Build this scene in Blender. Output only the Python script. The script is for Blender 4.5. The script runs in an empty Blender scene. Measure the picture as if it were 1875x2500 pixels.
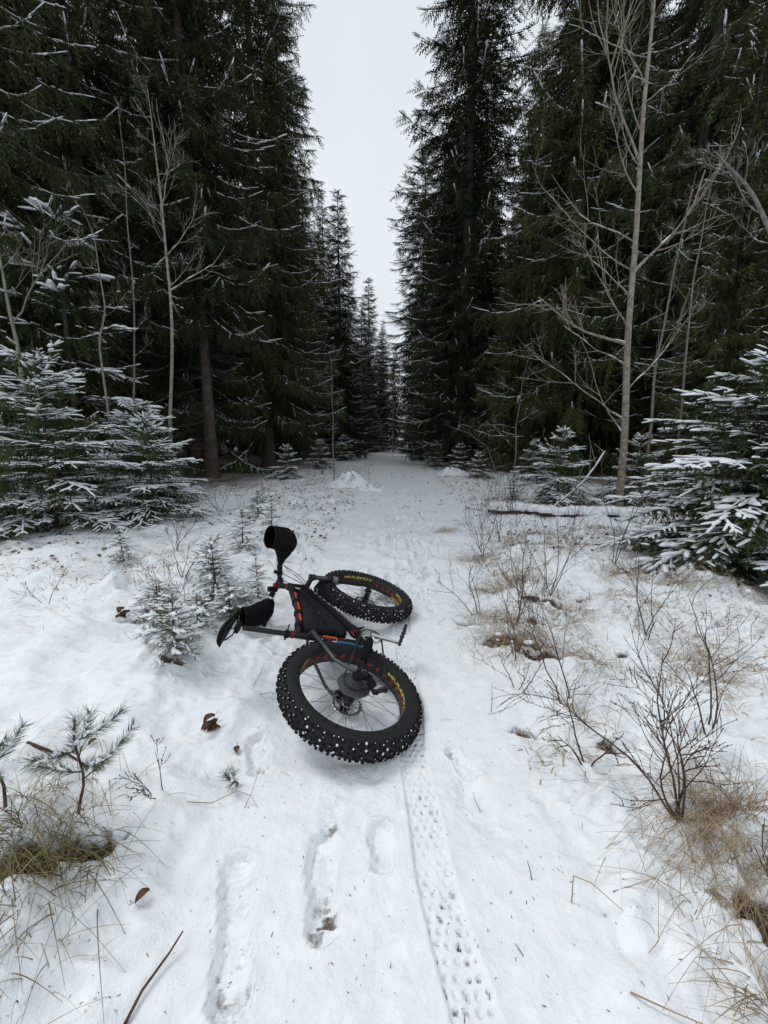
import bpy, math, random
import numpy as np
from mathutils import Vector, Matrix

SC = bpy.context.scene
R_ = math.radians
PI = math.pi

# ------------------------------------------------------------------ camera, world, sun, exposure
CAM_H, PITCH, FPX = 1.34, R_(10.0), 939.2      # eye height, downward tilt, focal length for a 1875 px wide frame
cam_d = bpy.data.cameras.new('camera'); cam = bpy.data.objects.new('camera', cam_d)
SC.collection.objects.link(cam); SC.camera = cam
cam.location = (0, 0, CAM_H); cam.rotation_euler = (R_(90) - PITCH, 0, 0)
cam_d.sensor_fit = 'VERTICAL'; cam_d.sensor_height = 36.0; cam_d.sensor_width = 27.0
cam_d.lens = FPX / 2500 * 36.0
cam_d.clip_start = 0.03; cam_d.clip_end = 1500

SUN_EL, SUN_AZ = R_(55), R_(-60)
world = bpy.data.worlds.new('World'); SC.world = world; world.use_nodes = True
nt = world.node_tree; nt.nodes.clear()
out = nt.nodes.new('ShaderNodeOutputWorld'); bg = nt.nodes.new('ShaderNodeBackground')
sky = nt.nodes.new('ShaderNodeTexSky'); sky.sky_type = 'NISHITA'; sky.sun_disc = False
sky.sun_elevation = SUN_EL; sky.sun_rotation = SUN_AZ; sky.dust_density = 4.0; sky.air_density = 1.0
tc = nt.nodes.new('ShaderNodeTexCoord')
nz = nt.nodes.new('ShaderNodeTexNoise'); nz.inputs['Scale'].default_value = 1.6; nz.inputs['Detail'].default_value = 5
nt.links.new(tc.outputs['Generated'], nz.inputs['Vector'])
cl = nt.nodes.new('ShaderNodeValToRGB')                 # the even cloud layer, only faintly uneven
cl.color_ramp.elements[0].position = 0.3; cl.color_ramp.elements[0].color = (5.5, 6.05, 6.6, 1)
cl.color_ramp.elements[1].position = 0.7; cl.color_ramp.elements[1].color = (6.7, 7.15, 7.6, 1)
nt.links.new(nz.outputs['Fac'], cl.inputs['Fac'])
mx = nt.nodes.new('ShaderNodeMixRGB'); mx.inputs['Fac'].default_value = 0.93
nt.links.new(sky.outputs['Color'], mx.inputs[1]); nt.links.new(cl.outputs['Color'], mx.inputs[2])
nt.links.new(mx.outputs['Color'], bg.inputs['Color']); bg.inputs['Strength'].default_value = 0.105
nt.links.new(bg.outputs['Background'], out.inputs['Surface'])

sun_d = bpy.data.lights.new('sun', 'SUN'); sun = bpy.data.objects.new('sun', sun_d); SC.collection.objects.link(sun)
sun_d.energy = 1.5; sun_d.angle = R_(20); sun_d.color = (1.0, 0.995, 0.985)
sun.rotation_euler = (R_(90) - SUN_EL, 0, -SUN_AZ + PI)

SC.view_settings.view_transform = 'Standard'; SC.view_settings.look = 'None'
SC.view_settings.gamma = 1.0; SC.view_settings.use_curve_mapping = False
SC.view_settings.exposure = 0.25
SC.render.engine = 'CYCLES'
cy = SC.cycles
cy.max_bounces = 6; cy.diffuse_bounces = 4; cy.glossy_bounces = 2; cy.transmission_bounces = 2; cy.transparent_max_bounces = 4
cy.use_denoising = True; cy.denoiser = 'OPENIMAGEDENOISE'
try: cy.denoising_prefilter = 'ACCURATE'
except Exception: pass

# ------------------------------------------------------------------ materials
def mat(name, col, rough=0.7, metal=0.0, spec=0.3, var=None, bump=None, scale=8.0, sub=0.0):
    """Principled with an optional second colour (var) spread by noise and an optional noise bump."""
    m = bpy.data.materials.new(name); m.use_nodes = True
    n = m.node_tree.nodes; l = m.node_tree.links; p = n['Principled BSDF']
    p.inputs['Base Color'].default_value = (*col, 1); p.inputs['Roughness'].default_value = rough
    p.inputs['Metallic'].default_value = metal; p.inputs['Specular IOR Level'].default_value = spec
    if sub:
        p.inputs['Subsurface Weight'].default_value = sub; p.inputs['Subsurface Radius'].default_value = (0.02, 0.025, 0.03)
        p.inputs['Subsurface Scale'].default_value = 0.5
    if var or bump:
        t = n.new('ShaderNodeTexCoord'); z = n.new('ShaderNodeTexNoise')
        z.inputs['Scale'].default_value = scale; z.inputs['Detail'].default_value = 6
        l.new(t.outputs['Object'], z.inputs['Vector'])
    if var:
        r = n.new('ShaderNodeValToRGB'); r.color_ramp.elements[0].position = 0.35; r.color_ramp.elements[1].position = 0.65
        r.color_ramp.elements[0].color = (*col, 1); r.color_ramp.elements[1].color = (*var, 1)
        l.new(z.outputs['Fac'], r.inputs['Fac']); l.new(r.outputs['Color'], p.inputs['Base Color'])
    if bump:
        b = n.new('ShaderNodeBump'); b.inputs['Strength'].default_value = bump; b.inputs['Distance'].default_value = 0.01
        l.new(z.outputs['Fac'], b.inputs['Height']); l.new(b.outputs['Normal'], p.inputs['Normal'])
    return m

def snow_ground_mat():
    m = bpy.data.materials.new('ground_snow'); m.use_nodes = True
    n = m.node_tree.nodes; l = m.node_tree.links; p = n['Principled BSDF']
    p.inputs['Roughness'].default_value = 0.65; p.inputs['Specular IOR Level'].default_value = 0.25
    t = n.new('ShaderNodeTexCoord')
    z1 = n.new('ShaderNodeTexNoise'); z1.inputs['Scale'].default_value = 260; z1.inputs['Detail'].default_value = 3
    z2 = n.new('ShaderNodeTexNoise'); z2.inputs['Scale'].default_value = 14; z2.inputs['Detail'].default_value = 8; z2.inputs['Roughness'].default_value = 0.6
    z3 = n.new('ShaderNodeTexNoise'); z3.inputs['Scale'].default_value = 45; z3.inputs['Detail'].default_value = 6; z3.inputs['Roughness'].default_value = 0.7
    for z in (z1, z2, z3): l.new(t.outputs['Object'], z.inputs['Vector'])
    at_ = n.new('ShaderNodeAttribute'); at_.attribute_name = 'soil'
    mul = n.new('ShaderNodeMath'); mul.operation = 'MULTIPLY_ADD'; mul.inputs[1].default_value = 1.6; mul.inputs[2].default_value = -0.8
    l.new(z3.outputs['Fac'], mul.inputs[0])
    add = n.new('ShaderNodeMath'); add.operation = 'ADD'; l.new(at_.outputs['Fac'], add.inputs[0]); l.new(mul.outputs[0], add.inputs[1])
    mr = n.new('ShaderNodeMapRange'); mr.inputs['From Min'].default_value = 0.36; mr.inputs['From Max'].default_value = 0.86
    l.new(add.outputs[0], mr.inputs['Value'])
    soilc = n.new('ShaderNodeValToRGB')
    soilc.color_ramp.elements[0].position = 0.35; soilc.color_ramp.elements[0].color = (0.020, 0.014, 0.009, 1)
    soilc.color_ramp.elements[1].position = 0.7; soilc.color_ramp.elements[1].color = (0.16, 0.115, 0.075, 1)
    l.new(z3.outputs['Fac'], soilc.inputs['Fac'])
    sn = n.new('ShaderNodeValToRGB')
    sn.color_ramp.elements[0].position = 0.3; sn.color_ramp.elements[0].color = (0.80, 0.84, 0.875, 1)
    sn.color_ramp.elements[1].position = 0.6; sn.color_ramp.elements[1].color = (0.89, 0.905, 0.92, 1)
    l.new(z2.outputs['Fac'], sn.inputs['Fac'])
    mix = n.new('ShaderNodeMixRGB'); l.new(mr.outputs[0], mix.inputs['Fac']); l.new(sn.outputs['Color'], mix.inputs[1]); l.new(soilc.outputs['Color'], mix.inputs[2])
    l.new(mix.outputs['Color'], p.inputs['Base Color'])
    b1 = n.new('ShaderNodeBump'); b1.inputs['Strength'].default_value = 0.35; b1.inputs['Distance'].default_value = 0.004
    l.new(z1.outputs['Fac'], b1.inputs['Height'])
    b2 = n.new('ShaderNodeBump'); b2.inputs['Strength'].default_value = 0.8; b2.inputs['Distance'].default_value = 0.02
    l.new(z2.outputs['Fac'], b2.inputs['Height']); l.new(b1.outputs['Normal'], b2.inputs['Normal'])
    l.new(b2.outputs['Normal'], p.inputs['Normal'])
    return m

def leaf_mat(name, c0, c1, scale=3.0):
    m = bpy.data.materials.new(name); m.use_nodes = True
    n = m.node_tree.nodes; l = m.node_tree.links; p = n['Principled BSDF']
    p.inputs['Roughness'].default_value = 0.75; p.inputs['Specular IOR Level'].default_value = 0.15
    t = n.new('ShaderNodeTexCoord'); z = n.new('ShaderNodeTexNoise'); z.inputs['Scale'].default_value = scale; z.inputs['Detail'].default_value = 4
    l.new(t.outputs['Object'], z.inputs['Vector'])
    oi = n.new('ShaderNodeObjectInfo'); a = n.new('ShaderNodeMath'); a.operation = 'MULTIPLY_ADD'; a.inputs[1].default_value = 0.35; a.inputs[2].default_value = -0.17
    l.new(oi.outputs['Random'], a.inputs[0])
    s = n.new('ShaderNodeMath'); s.operation = 'ADD'; l.new(a.outputs[0], s.inputs[0]); l.new(z.outputs['Fac'], s.inputs[1])
    r = n.new('ShaderNodeValToRGB'); r.color_ramp.elements[0].position = 0.3; r.color_ramp.elements[1].position = 0.7
    r.color_ramp.elements[0].color = (*c0, 1); r.color_ramp.elements[1].color = (*c1, 1)
    l.new(s.outputs[0], r.inputs['Fac']); l.new(r.outputs['Color'], p.inputs['Base Color'])
    return m

M = {}
M['ground'] = snow_ground_mat()
M['snow'] = mat('settled_snow', (0.86, 0.885, 0.91), 0.7, spec=0.2, bump=0.3, scale=60)
M['needle_tall'] = leaf_mat('tall_spruce_needles', (0.024, 0.032, 0.012), (0.062, 0.078, 0.030), 1.2)
M['needle_scots'] = leaf_mat('grey_pine_needles', (0.045, 0.052, 0.034), (0.09, 0.10, 0.07), 1.5)
M['needle_olive'] = leaf_mat('olive_spruce_needles', (0.034, 0.042, 0.011), (0.078, 0.090, 0.028), 1.2)
M['needle_young'] = leaf_mat('young_spruce_needles', (0.026, 0.042, 0.013), (0.062, 0.086, 0.032), 6)
M['needle_pine'] = leaf_mat('pine_needles', (0.10, 0.13, 0.085), (0.17, 0.20, 0.13), 12)
M['needle_seedling'] = leaf_mat('seedling_needles', (0.09, 0.095, 0.045), (0.17, 0.165, 0.085), 12)
M['bark'] = mat('spruce_bark', (0.060, 0.045, 0.036), 0.9, var=(0.13, 0.105, 0.088), bump=0.8, scale=14, spec=0.1)
M['bark_grey'] = mat('grey_bark', (0.14, 0.125, 0.11), 0.9, var=(0.24, 0.215, 0.185), bump=0.6, scale=18, spec=0.1)
M['bark_birch'] = mat('pale_birch_bark', (0.17, 0.14, 0.11), 0.8, var=(0.33, 0.29, 0.24), bump=0.5, scale=16, spec=0.1)
M['bark_aspen'] = mat('greenish_aspen_bark', (0.15, 0.145, 0.11), 0.85, var=(0.25, 0.235, 0.185), bump=0.4, scale=20, spec=0.1)
M['twig'] = mat('brown_twig', (0.055, 0.032, 0.024), 0.8, var=(0.12, 0.075, 0.055), scale=25, spec=0.15)
M['twig_grey'] = mat('grey_twig', (0.085, 0.068, 0.055), 0.85, var=(0.15, 0.12, 0.10), scale=20, spec=0.1)
M['dead_twig'] = mat('dead_spruce_twig', (0.07, 0.052, 0.04), 0.9, var=(0.12, 0.10, 0.075), scale=5, spec=0.1)
M['grass'] = mat('dry_grass', (0.22, 0.155, 0.085), 0.8, var=(0.42, 0.32, 0.19), scale=9, spec=0.15)
M['grass_green'] = mat('mossy_grass', (0.09, 0.075, 0.03), 0.85, var=(0.26, 0.215, 0.10), scale=14, spec=0.1)
M['leaf'] = mat('brown_leaf', (0.07, 0.035, 0.022), 0.75, var=(0.17, 0.10, 0.06), scale=30, spec=0.2)
M['rust_leaf'] = mat('rust_leaf', (0.22, 0.09, 0.03), 0.75, var=(0.34, 0.17, 0.06), scale=30, spec=0.2)
M['moss'] = mat('mossy_soil', (0.022, 0.018, 0.010), 0.95, var=(0.065, 0.055, 0.025), bump=0.8, scale=30, spec=0.1)

# ------------------------------------------------------------------ mesh helpers
class MB:
    """Collects vertices and faces of several materials and links them as ONE mesh object."""
    def __init__(s): s.V = []; s.F = []; s.nv = 0; s.mats = []
    def add(s, V, F, m=0):
        V = np.asarray(V, float).reshape(-1, 3); F = np.asarray(F, int)
        s.V.append(V); s.F.append((F + s.nv, m)); s.nv += len(V)
    def tris(s): return sum(len(F) * (F.shape[1] - 2) for F, m in s.F)
    def mesh(s, name, mats, smooth=True):
        me = bpy.data.meshes.new(name)
        V = np.concatenate(s.V) if s.V else np.zeros((0, 3))
        starts, totals, idx, mi = [], [], [], []
        k = 0
        for F, m in s.F:
            n, c = F.shape
            starts.append(k + np.arange(n) * c); totals.append(np.full(n, c)); idx.append(F.ravel()); mi.append(np.full(n, m)); k += n * c
        me.vertices.add(len(V)); me.vertices.foreach_set('co', V.astype(np.float32).ravel())
        st = np.concatenate(starts); me.loops.add(k); me.polygons.add(len(st))
        me.loops.foreach_set('vertex_index', np.concatenate(idx).astype(np.int32))
        me.polygons.foreach_set('loop_start', st.astype(np.int32)); me.polygons.foreach_set('loop_total', np.concatenate(totals).astype(np.int32))
        for m_ in mats: me.materials.append(m_)
        me.polygons.foreach_set('material_index', np.concatenate(mi).astype(np.int32))
        me.update(calc_edges=True)
        me.polygons.foreach_set('use_smooth', np.full(len(st), smooth)); me.update()
        return me
    def build(s, name, mats, parent=None, smooth=True, kind=None):
        if not isinstance(mats, (list, tuple)): mats = [mats]
        o = bpy.data.objects.new(name, s.mesh(name, mats, smooth)); SC.collection.objects.link(o)
        if parent is not None: o.parent = parent
        if kind: o['kind'] = kind
        return o

def tag(o, label, cat, group=None, kind=None):
    o['label'] = label; o['category'] = cat
    if group: o['group'] = group
    if kind: o['kind'] = kind
    return o
def empty(name, loc=(0, 0, 0), rz=0.0, parent=None):
    o = bpy.data.objects.new(name, None); SC.collection.objects.link(o); o.location = loc; o.rotation_euler = (0, 0, rz)
    o.empty_display_size = 0.1
    if parent is not None: o.parent = parent
    return o
def kids(o): return [c for c in SC.collection.objects if c.parent == o]
def copy_tree(src, loc, rz, scale=1.0, parts=None):
    r = src.copy(); SC.collection.objects.link(r); r.location = loc; r.rotation_euler = (0, 0, rz)
    r.scale = (scale, scale, scale) if not isinstance(scale, tuple) else scale
    for ch in (parts if parts is not None else kids(src)):
        c = ch.copy(); SC.collection.objects.link(c); c.parent = r
    return r

def unit(v):
    v = np.asarray(v, float); return v / (np.linalg.norm(v, axis=-1, keepdims=True) + 1e-12)
def frames(P):
    """Tangents and two normals along a polyline."""
    P = np.asarray(P, float); T = np.gradient(P, axis=0); T = unit(T)
    a = np.array([0, 0, 1.0]) if abs(T[0][2]) < 0.9 else np.array([1.0, 0, 0])
    N = []; n = unit(np.cross(T[0], a))
    for t in T:
        n = unit(n - t * (n @ t)); N.append(n)
    N = np.array(N); B = np.cross(T, N)
    return T, N, B
def tube(mb, P, r, n=6, m=0, cap=True, flat=1.0):
    P = np.asarray(P, float); k = len(P); r = np.broadcast_to(np.asarray(r, float), (k,))
    T, N, B = frames(P)
    a = np.arange(n) / n * 2 * PI
    V = P[:, None] + r[:, None, None] * (np.cos(a)[None, :, None] * N[:, None] + flat * np.sin(a)[None, :, None] * B[:, None])
    i = np.arange(k - 1)[:, None] * n; j = np.arange(n)[None]; j2 = (j + 1) % n
    F = np.stack([i + j, i + j2, i + n + j2, i + n + j], -1).reshape(-1, 4)
    mb.add(V, F, m)
    if cap:
        for e, rev in ((0, True), (k - 1, False)):
            c = np.concatenate([V[e], P[e][None]]); q = np.stack([np.arange(n), (np.arange(n) + 1) % n, np.full(n, n)], -1)
            mb.add(c, q[:, ::-1] if rev else q, m)
def box(mb, c, s, m=0, Rm=None):
    V = np.array([[x, y, z] for x in (-.5, .5) for y in (-.5, .5) for z in (-.5, .5)]) * np.asarray(s, float)
    if Rm is not None: V = V @ np.asarray(Rm, float).T
    F = [[0, 1, 3, 2], [4, 6, 7, 5], [0, 4, 5, 1], [2, 3, 7, 6], [0, 2, 6, 4], [1, 5, 7, 3]]
    mb.add(V + np.asarray(c, float), F, m)
def lathe(mb, prof, n=48, m=0, c=(0, 0, 0), closed=False):
    """Profile of (radius, y) turned about the Y axis through c."""
    prof = np.asarray(prof, float); a = np.arange(n) / n * 2 * PI; k = len(prof)
    V = np.stack([np.outer(np.cos(a), prof[:, 0]), np.broadcast_to(prof[:, 1], (n, k)), np.outer(np.sin(a), prof[:, 0])], -1)
    kk = k if closed else k - 1
    i = np.arange(n)[:, None] * k; i2 = ((np.arange(n) + 1) % n)[:, None] * k; j = np.arange(kk)[None]; j2 = (j + 1) % k
    F = np.stack([i + j, i + j2, i2 + j2, i2 + j], -1).reshape(-1, 4)
    mb.add(V.reshape(-1, 3) + np.asarray(c, float), F, m)
def scatter(mb, TV, TF, pos, d, u, size, m=0, wid=1.0):
    """Copies of a template (x along d, y sideways, z along u) at many places."""
    pos = np.asarray(pos, float); d = unit(d); n = len(pos)
    if n == 0: return
    u = np.broadcast_to(np.asarray(u, float), (n, 3)); s = unit(np.cross(u, d)); u2 = np.cross(d, s)
    size = np.broadcast_to(np.asarray(size, float), (n,)); wid = np.broadcast_to(np.asarray(wid, float), (n,))
    V = pos[:, None] + (TV[None, :, 0:1] * d[:, None]) * size[:, None, None] + (TV[None, :, 1:2] * s[:, None] + TV[None, :, 2:3] * u2[:, None]) * wid[:, None, None]
    F = (np.asarray(TF)[None] + (np.arange(n) * len(TV))[:, None, None]).reshape(-1, np.asarray(TF).shape[1])
    mb.add(V.reshape(-1, 3), F, m)

# value noise on arrays
_rs = np.random.RandomState(7); _LT = _rs.rand(256, 256)
def vnoise(x, y):
    xi = np.floor(x).astype(int); yi = np.floor(y).astype(int); fx = x - xi; fy = y - yi
    fx = fx * fx * (3 - 2 * fx); fy = fy * fy * (3 - 2 * fy)
    g = lambda a, b: _LT[a & 255, b & 255]
    return (g(xi, yi) * (1 - fx) + g(xi + 1, yi) * fx) * (1 - fy) + (g(xi, yi + 1) * (1 - fx) + g(xi + 1, yi + 1) * fx) * fy - 0.5
def fbm(x, y, o=4, g=0.5):
    s = 0; a = 1.0
    for k in range(o):
        s = s + a * vnoise(x * 2 ** k + 17.3 * k, y * 2 ** k - 9.1 * k); a *= g
    return s
def sst(a, b, x):
    t = np.clip((x - a) / (b - a), 0, 1); return t * t * (3 - 2 * t)
# ------------------------------------------------------------------ the ground
TRK_Y = np.array([0.0, 0.3, 0.687, 1.0, 1.46, 2.5, 4.0, 8.0, 15, 40, 90])
TRK_X = np.array([0.37, 0.28, 0.212, 0.165, 0.128, 0.135, 0.18, 0.33, 0.45, 0.9, 1.2])
PATH_X = lambda y: np.interp(y, [0, 1, 3, 6, 12, 20, 36, 90], [0.02, 0.02, 0.1, 0.45, 0.65, 0.7, 0.95, 1.5])
PATH_W = lambda y: np.interp(y, [0, 1, 3, 6, 12, 20, 36, 90], [0.52, 0.60, 0.85, 1.15, 1.2, 1.2, 1.1, 1.1])
PRINTS = [(-0.365, 0.68, -0.485, 1.07, 0.048, 0.026, 0.36), (-0.165, 0.82, -0.215, 1.13, 0.046, 0.025, 0.50),
          (0.0, 1.00, -0.02, 1.17, 0.042, 0.020, 0.24), (-0.50, 1.36, -0.60, 1.60, 0.050, 0.026, 0.30),
          (-0.98, 1.95, -0.95, 2.16, 0.055, 0.022, 0.22), (-0.19, 1.12, -0.20, 1.25, 0.045, 0.012, 0.42),
          (0.29, 1.52, 0.37, 1.36, 0.045, 0.014, 0.40), (-0.62, 2.25, -0.80, 2.42, 0.06, 0.02, 0.2)]
_r = np.random.RandomState(3)
for k in range(130):                                     # older trodden steps going off along the trail
    y_ = 2.8 * (14.0 / 2.8) ** _r.rand(); x_ = PATH_X(y_) + _r.normal(0, 0.33) * PATH_W(y_); a_ = _r.normal(0, 0.35)
    l_ = 0.12 + 0.06 * _r.rand()
    PRINTS.append((x_ - l_ * np.sin(a_), y_ - l_ * np.cos(a_), x_ + l_ * np.sin(a_), y_ + l_ * np.cos(a_), 0.06, 0.028 + 0.014 * _r.rand(), 0.0))
TUSS = []                                               # grass tussocks that carry lumpy snow
for x_, y_, r_, h_ in [(1.12, 0.98, .20, .10), (0.98, 1.75, .16, .06), (0.85, 2.35, .26, .10), (1.15, 2.0, .2, .08), (1.1, 2.9, .3, .10),
                       (1.75, 2.6, .28, .12), (2.0, 3.6, .35, .12), (1.6, 4.1, .4, .12), (2.8, 3.2, .4, .15), (-1.12, 1.02, .22, .10),
                       (-0.98, 0.82, .18, .07), (-1.45, 1.25, .25, .10), (-1.3, 2.1, .3, .07), (-1.9, 3.4, .4, .10), (-2.6, 2.4, .4, .08),
                       (3.0, 5.0, .5, .15), (1.3, 1.35, .18, .07)]:
    TUSS.append((x_, y_, r_, h_))
for k in range(120):
    s_ = 1 if _r.rand() < .55 else -1; y_ = 2 + 12 * _r.rand(); x_ = PATH_X(y_) + s_ * (PATH_W(y_) + 0.3 + _r.rand() * (2 + y_ * .5))
    TUSS.append((x_, y_, .12 + .25 * _r.rand(), .03 + .07 * _r.rand()))

HOLES = [(-1.03, .93, .16, .045, .75, .045), (-.90, 1.03, .07, .03, .7, .04), (-1.2, .82, .12, .04, .5, .04), (.66, 1.62, .06, .03, -.5, .03), (.80, 2.28, .20, .05, -.4, .045), (1.12, 2.05, .16, .045, -.4, .045), (.93, 2.12, .12, .035, -.5, .035), (1.02, .82, .10, .04, -.8, .04), (1.3, 2.75, .12, .03, -.3, .04), (.62, 2.62, .10, .03, -.3, .035), (1.05, 2.6, .09, .025, -.4, .035), (1.45, 2.15, .06, .025, 0, .03), (.98, 1.5, .05, .02, -.4, .03), (1.6, 2.9, .08, .025, .2, .03), (.86, 3.3, .1, .04, 0, .04), (-1.34, 2.85, .12, .05, .2, .03), (-1.2, 2.0, .07, .035, 0, .03)]
def gbase(x, y):
    """Ground height without the small marks."""
    x = np.asarray(x, float); y = np.asarray(y, float)
    z = 0.045 * sst(1.5, 2.7, y) + 0.012 * np.maximum(y - 8, 0) * (y < 200)
    off = np.clip((np.abs(x - PATH_X(y)) - PATH_W(y)) / 0.6, 0, 1)
    z = z + off * (0.05 + 0.05 * fbm(x * .9 + 3, y * .9, 3)) + 0.22 * fbm(x * .12, y * .12 + 5, 2) * sst(2.5, 9, np.hypot(x, y - 2)) * np.clip(off, .15, 1)
    return z
def gz(x, y):
    x = np.asarray(x, float); y = np.asarray(y, float)
    d = np.abs(x - PATH_X(y)) / PATH_W(y); off = sst(0.75, 1.25, d); near = 1 - sst(2.2, 3.4, y) * (1 - off)
    z = gbase(x, y)
    z = z + 0.011 * fbm(x * 4, y * 4, 3) * (1 + 3.2 * off) + 0.034 * np.abs(fbm(x * 7, y * 5.5, 3)) * off * (1 - .6 * (x < -.3) * (y < 2.6))
    z = z + off * sst(.2, .6, np.abs(x)) * (.085 * np.clip(.34 - np.abs(fbm(x * 3.1 + 2 * vnoise(x * 2, y * 2), y * 4.3, 3)) * 1.5, -.2, 1) + .034 * np.clip(.3 - np.abs(fbm(x * 9 + 20, y * 11, 2)) * 2, -.3, 1)) * (1 - .55 * (x < 0) * (1 - sst(1.8, 3.2, y))) * (1 - .45 * sst(6, 12, y))
    z = z + (1 - near) * (0.055 * fbm(x * 5.5, y * 5.5, 3)) + 0.0025 * fbm(x * 30, y * 30, 2)
    z = z + (0.012 * vnoise(x * 9, y * .8) + .010 * vnoise(x * 22, y * 3 + 5) * sst(-.1, .3, fbm(x * 2, y * 1.5, 2))) * (1 - off) * (1 - sst(2, 3, y))                       # faint lengthwise scuffs
    for tx, ty, tr, th in TUSS:
        q = ((x - tx) ** 2 + (y - ty) ** 2) / tr ** 2
        mk = q < 5
        if np.any(mk): z = z + np.where(mk, th * np.exp(-q * 1.4) * (1 + 0.8 * fbm(x * 12, y * 12, 2)), 0)
    for ax0, ay0, ar, ad in ((.33, 1.28, .09, .012), (.40, 1.15, .07, .008), (.0, .80, .10, .008), (-.05, 1.30, .12, .008), (.45, .62, .09, .009), (-.3, 1.25, .07, .008), (.62, 1.25, .10, .007), (-.7, 1.0, .12, .008)):
        q = ((x - ax0) ** 2 + (y - ay0) ** 2) / ar ** 2; z = z - ad * np.exp(-q * 1.2) * (1 + 1.6 * fbm(x * 26, y * 26, 3))
    return z
def gmarks(x, y):
    """Depth of tyre track and boot prints and how far the soil shows."""
    dz = np.zeros_like(x); soil = np.zeros_like(x)
    tx = np.interp(y, TRK_Y, TRK_X) + .007 * np.sin(y * 4.1) + .004 * np.sin(y * 11 + 1); u = (x - tx); f = 1 - sst(5, 9, y)
    w = 0.058
    e = 1 - sst(w - .006, w + .004, np.abs(u))
    rim = np.exp(-((np.abs(u) - w - .010) / .008) ** 2)
    fade = 0.55 + 0.45 * sst(-.25, .2, fbm(x * 3 + 40, y * 3, 2) + .12)
    dz += f * (-0.010 * e + 0.0015 * rim)
    per = 0.030
    row = y / per; ri = np.floor(row); fr = row - ri
    odd = (ri.astype(int) % 2) == 0
    u = u + .0035 * vnoise(y * 9, y * 0 + 3) + .002 * vnoise(ri * 1.7, y * 0 + 8)
    cols = np.where(odd, np.abs(((u + .0145) / .029) % 1 - .5), np.abs((u / .029) % 1 - .5))   # 0 at knob centre
    kn = (cols < .23) & (np.abs(fr - .5) < .22) & (np.abs(u) < w - .002)
    h = vnoise(ri * 3.7 + 11, np.floor(u / .029 + np.where(odd, .5, 0)) * 5.3)
    kn = kn & (h > -.36) & (fbm(x * 60, y * 60, 2) < .34)
    dz += -f * 0.0105 * kn * (0.8 + 1.0 * h) * fade + f * e * .003 * fbm(x * 45, y * 45, 2)
    soil += f * kn * np.clip(.52 + .8 * h, 0, 1) * fade * (1 - sst(2.2, 3, y))
    for x0, y0, x1, y1, hw, dep, so in PRINTS:
        c = np.array([(x0 + x1) / 2, (y0 + y1) / 2]); L = math.hypot(x1 - x0, y1 - y0) / 2; ax_ = ((x1 - x0) / (2 * L), (y1 - y0) / (2 * L))
        mk = (np.abs(x - c[0]) < L + hw + .06) & (np.abs(y - c[1]) < L + hw + .06)
        if not mk.any(): continue
        X = x[mk]; Y = y[mk]
        a = (X - c[0]) * ax_[0] + (Y - c[1]) * ax_[1]; b = -(X - c[0]) * ax_[1] + (Y - c[1]) * ax_[0]
        waist = 1 - 0.22 * np.exp(-((a + L * .2) / (L * .35)) ** 2)
        q = np.sqrt((np.maximum(np.abs(a) - L + hw, 0)) ** 2 + (b / waist) ** 2) / hw + 0.22 * fbm(X * 22, Y * 22, 3)
        ins = 1 - sst(.80, 1.04, q)
        ridge = np.exp(-((q - 1.16) / .12) ** 2)
        crumb = fbm(X * 34, Y * 34, 3)
        dz[mk] += -dep * ins + .005 * ridge * (1 + 1.6 * fbm(X * 18, Y * 18, 2)) + ins * (.014 * crumb + .0022 * np.sin(a * 260 + 6 * fbm(X * 9, Y * 9, 2)))
        soil[mk] += ins * so * (0.62 + .9 * np.exp(-((a + L * .62) / (L * .30)) ** 2)) * (crumb < .12)
    for hx, hy, rx, ry, rz, dep in HOLES:
        mk = (np.abs(x - hx) < rx * 1.6 + .03) & (np.abs(y - hy) < rx * 1.6 + .03)
        if not mk.any(): continue
        X = x[mk] - hx; Y = y[mk] - hy; c, s = math.cos(rz), math.sin(rz); q = np.sqrt(((X * c + Y * s) / rx) ** 2 + ((-X * s + Y * c) / ry) ** 2) + .9 * fbm(X * 28 + hx * 9, Y * 28, 3)
        ins = 1 - sst(.7, 1.1, q); dz[mk] -= dep * ins; soil[mk] += .95 * ins
    return dz, soil
def full_z(x, y):
    x = np.atleast_1d(np.asarray(x, float)); y = np.atleast_1d(np.asarray(y, float)); return gz(x, y) + gmarks(x, y)[0]
def G(x, y): return float(gz(np.array([x]), np.array([y]))[0])

def grow(a, step, g, end):
    r = [a]
    while r[-1] < end: step *= (1 + g); r.append(r[-1] + step)
    return np.array(r[1:])
xs = np.concatenate([-grow(1.15, .015, .038, 140)[::-1], np.arange(-1.15, 0.06, .015), np.arange(0.06, 0.36, .0045), np.arange(0.36, 1.75, .0135), grow(1.75, .015, .038, 140)])
ys = np.concatenate([-grow(0, .03, .12, 30)[::-1], np.arange(0, .34, .02), np.arange(.34, 2.45, .0054), grow(2.45, .006, .0245, 260)])
gx, gy = np.meshgrid(xs, ys)
dz, so = gmarks(gx, gy)
hz = gz(gx, gy) + dz
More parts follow.
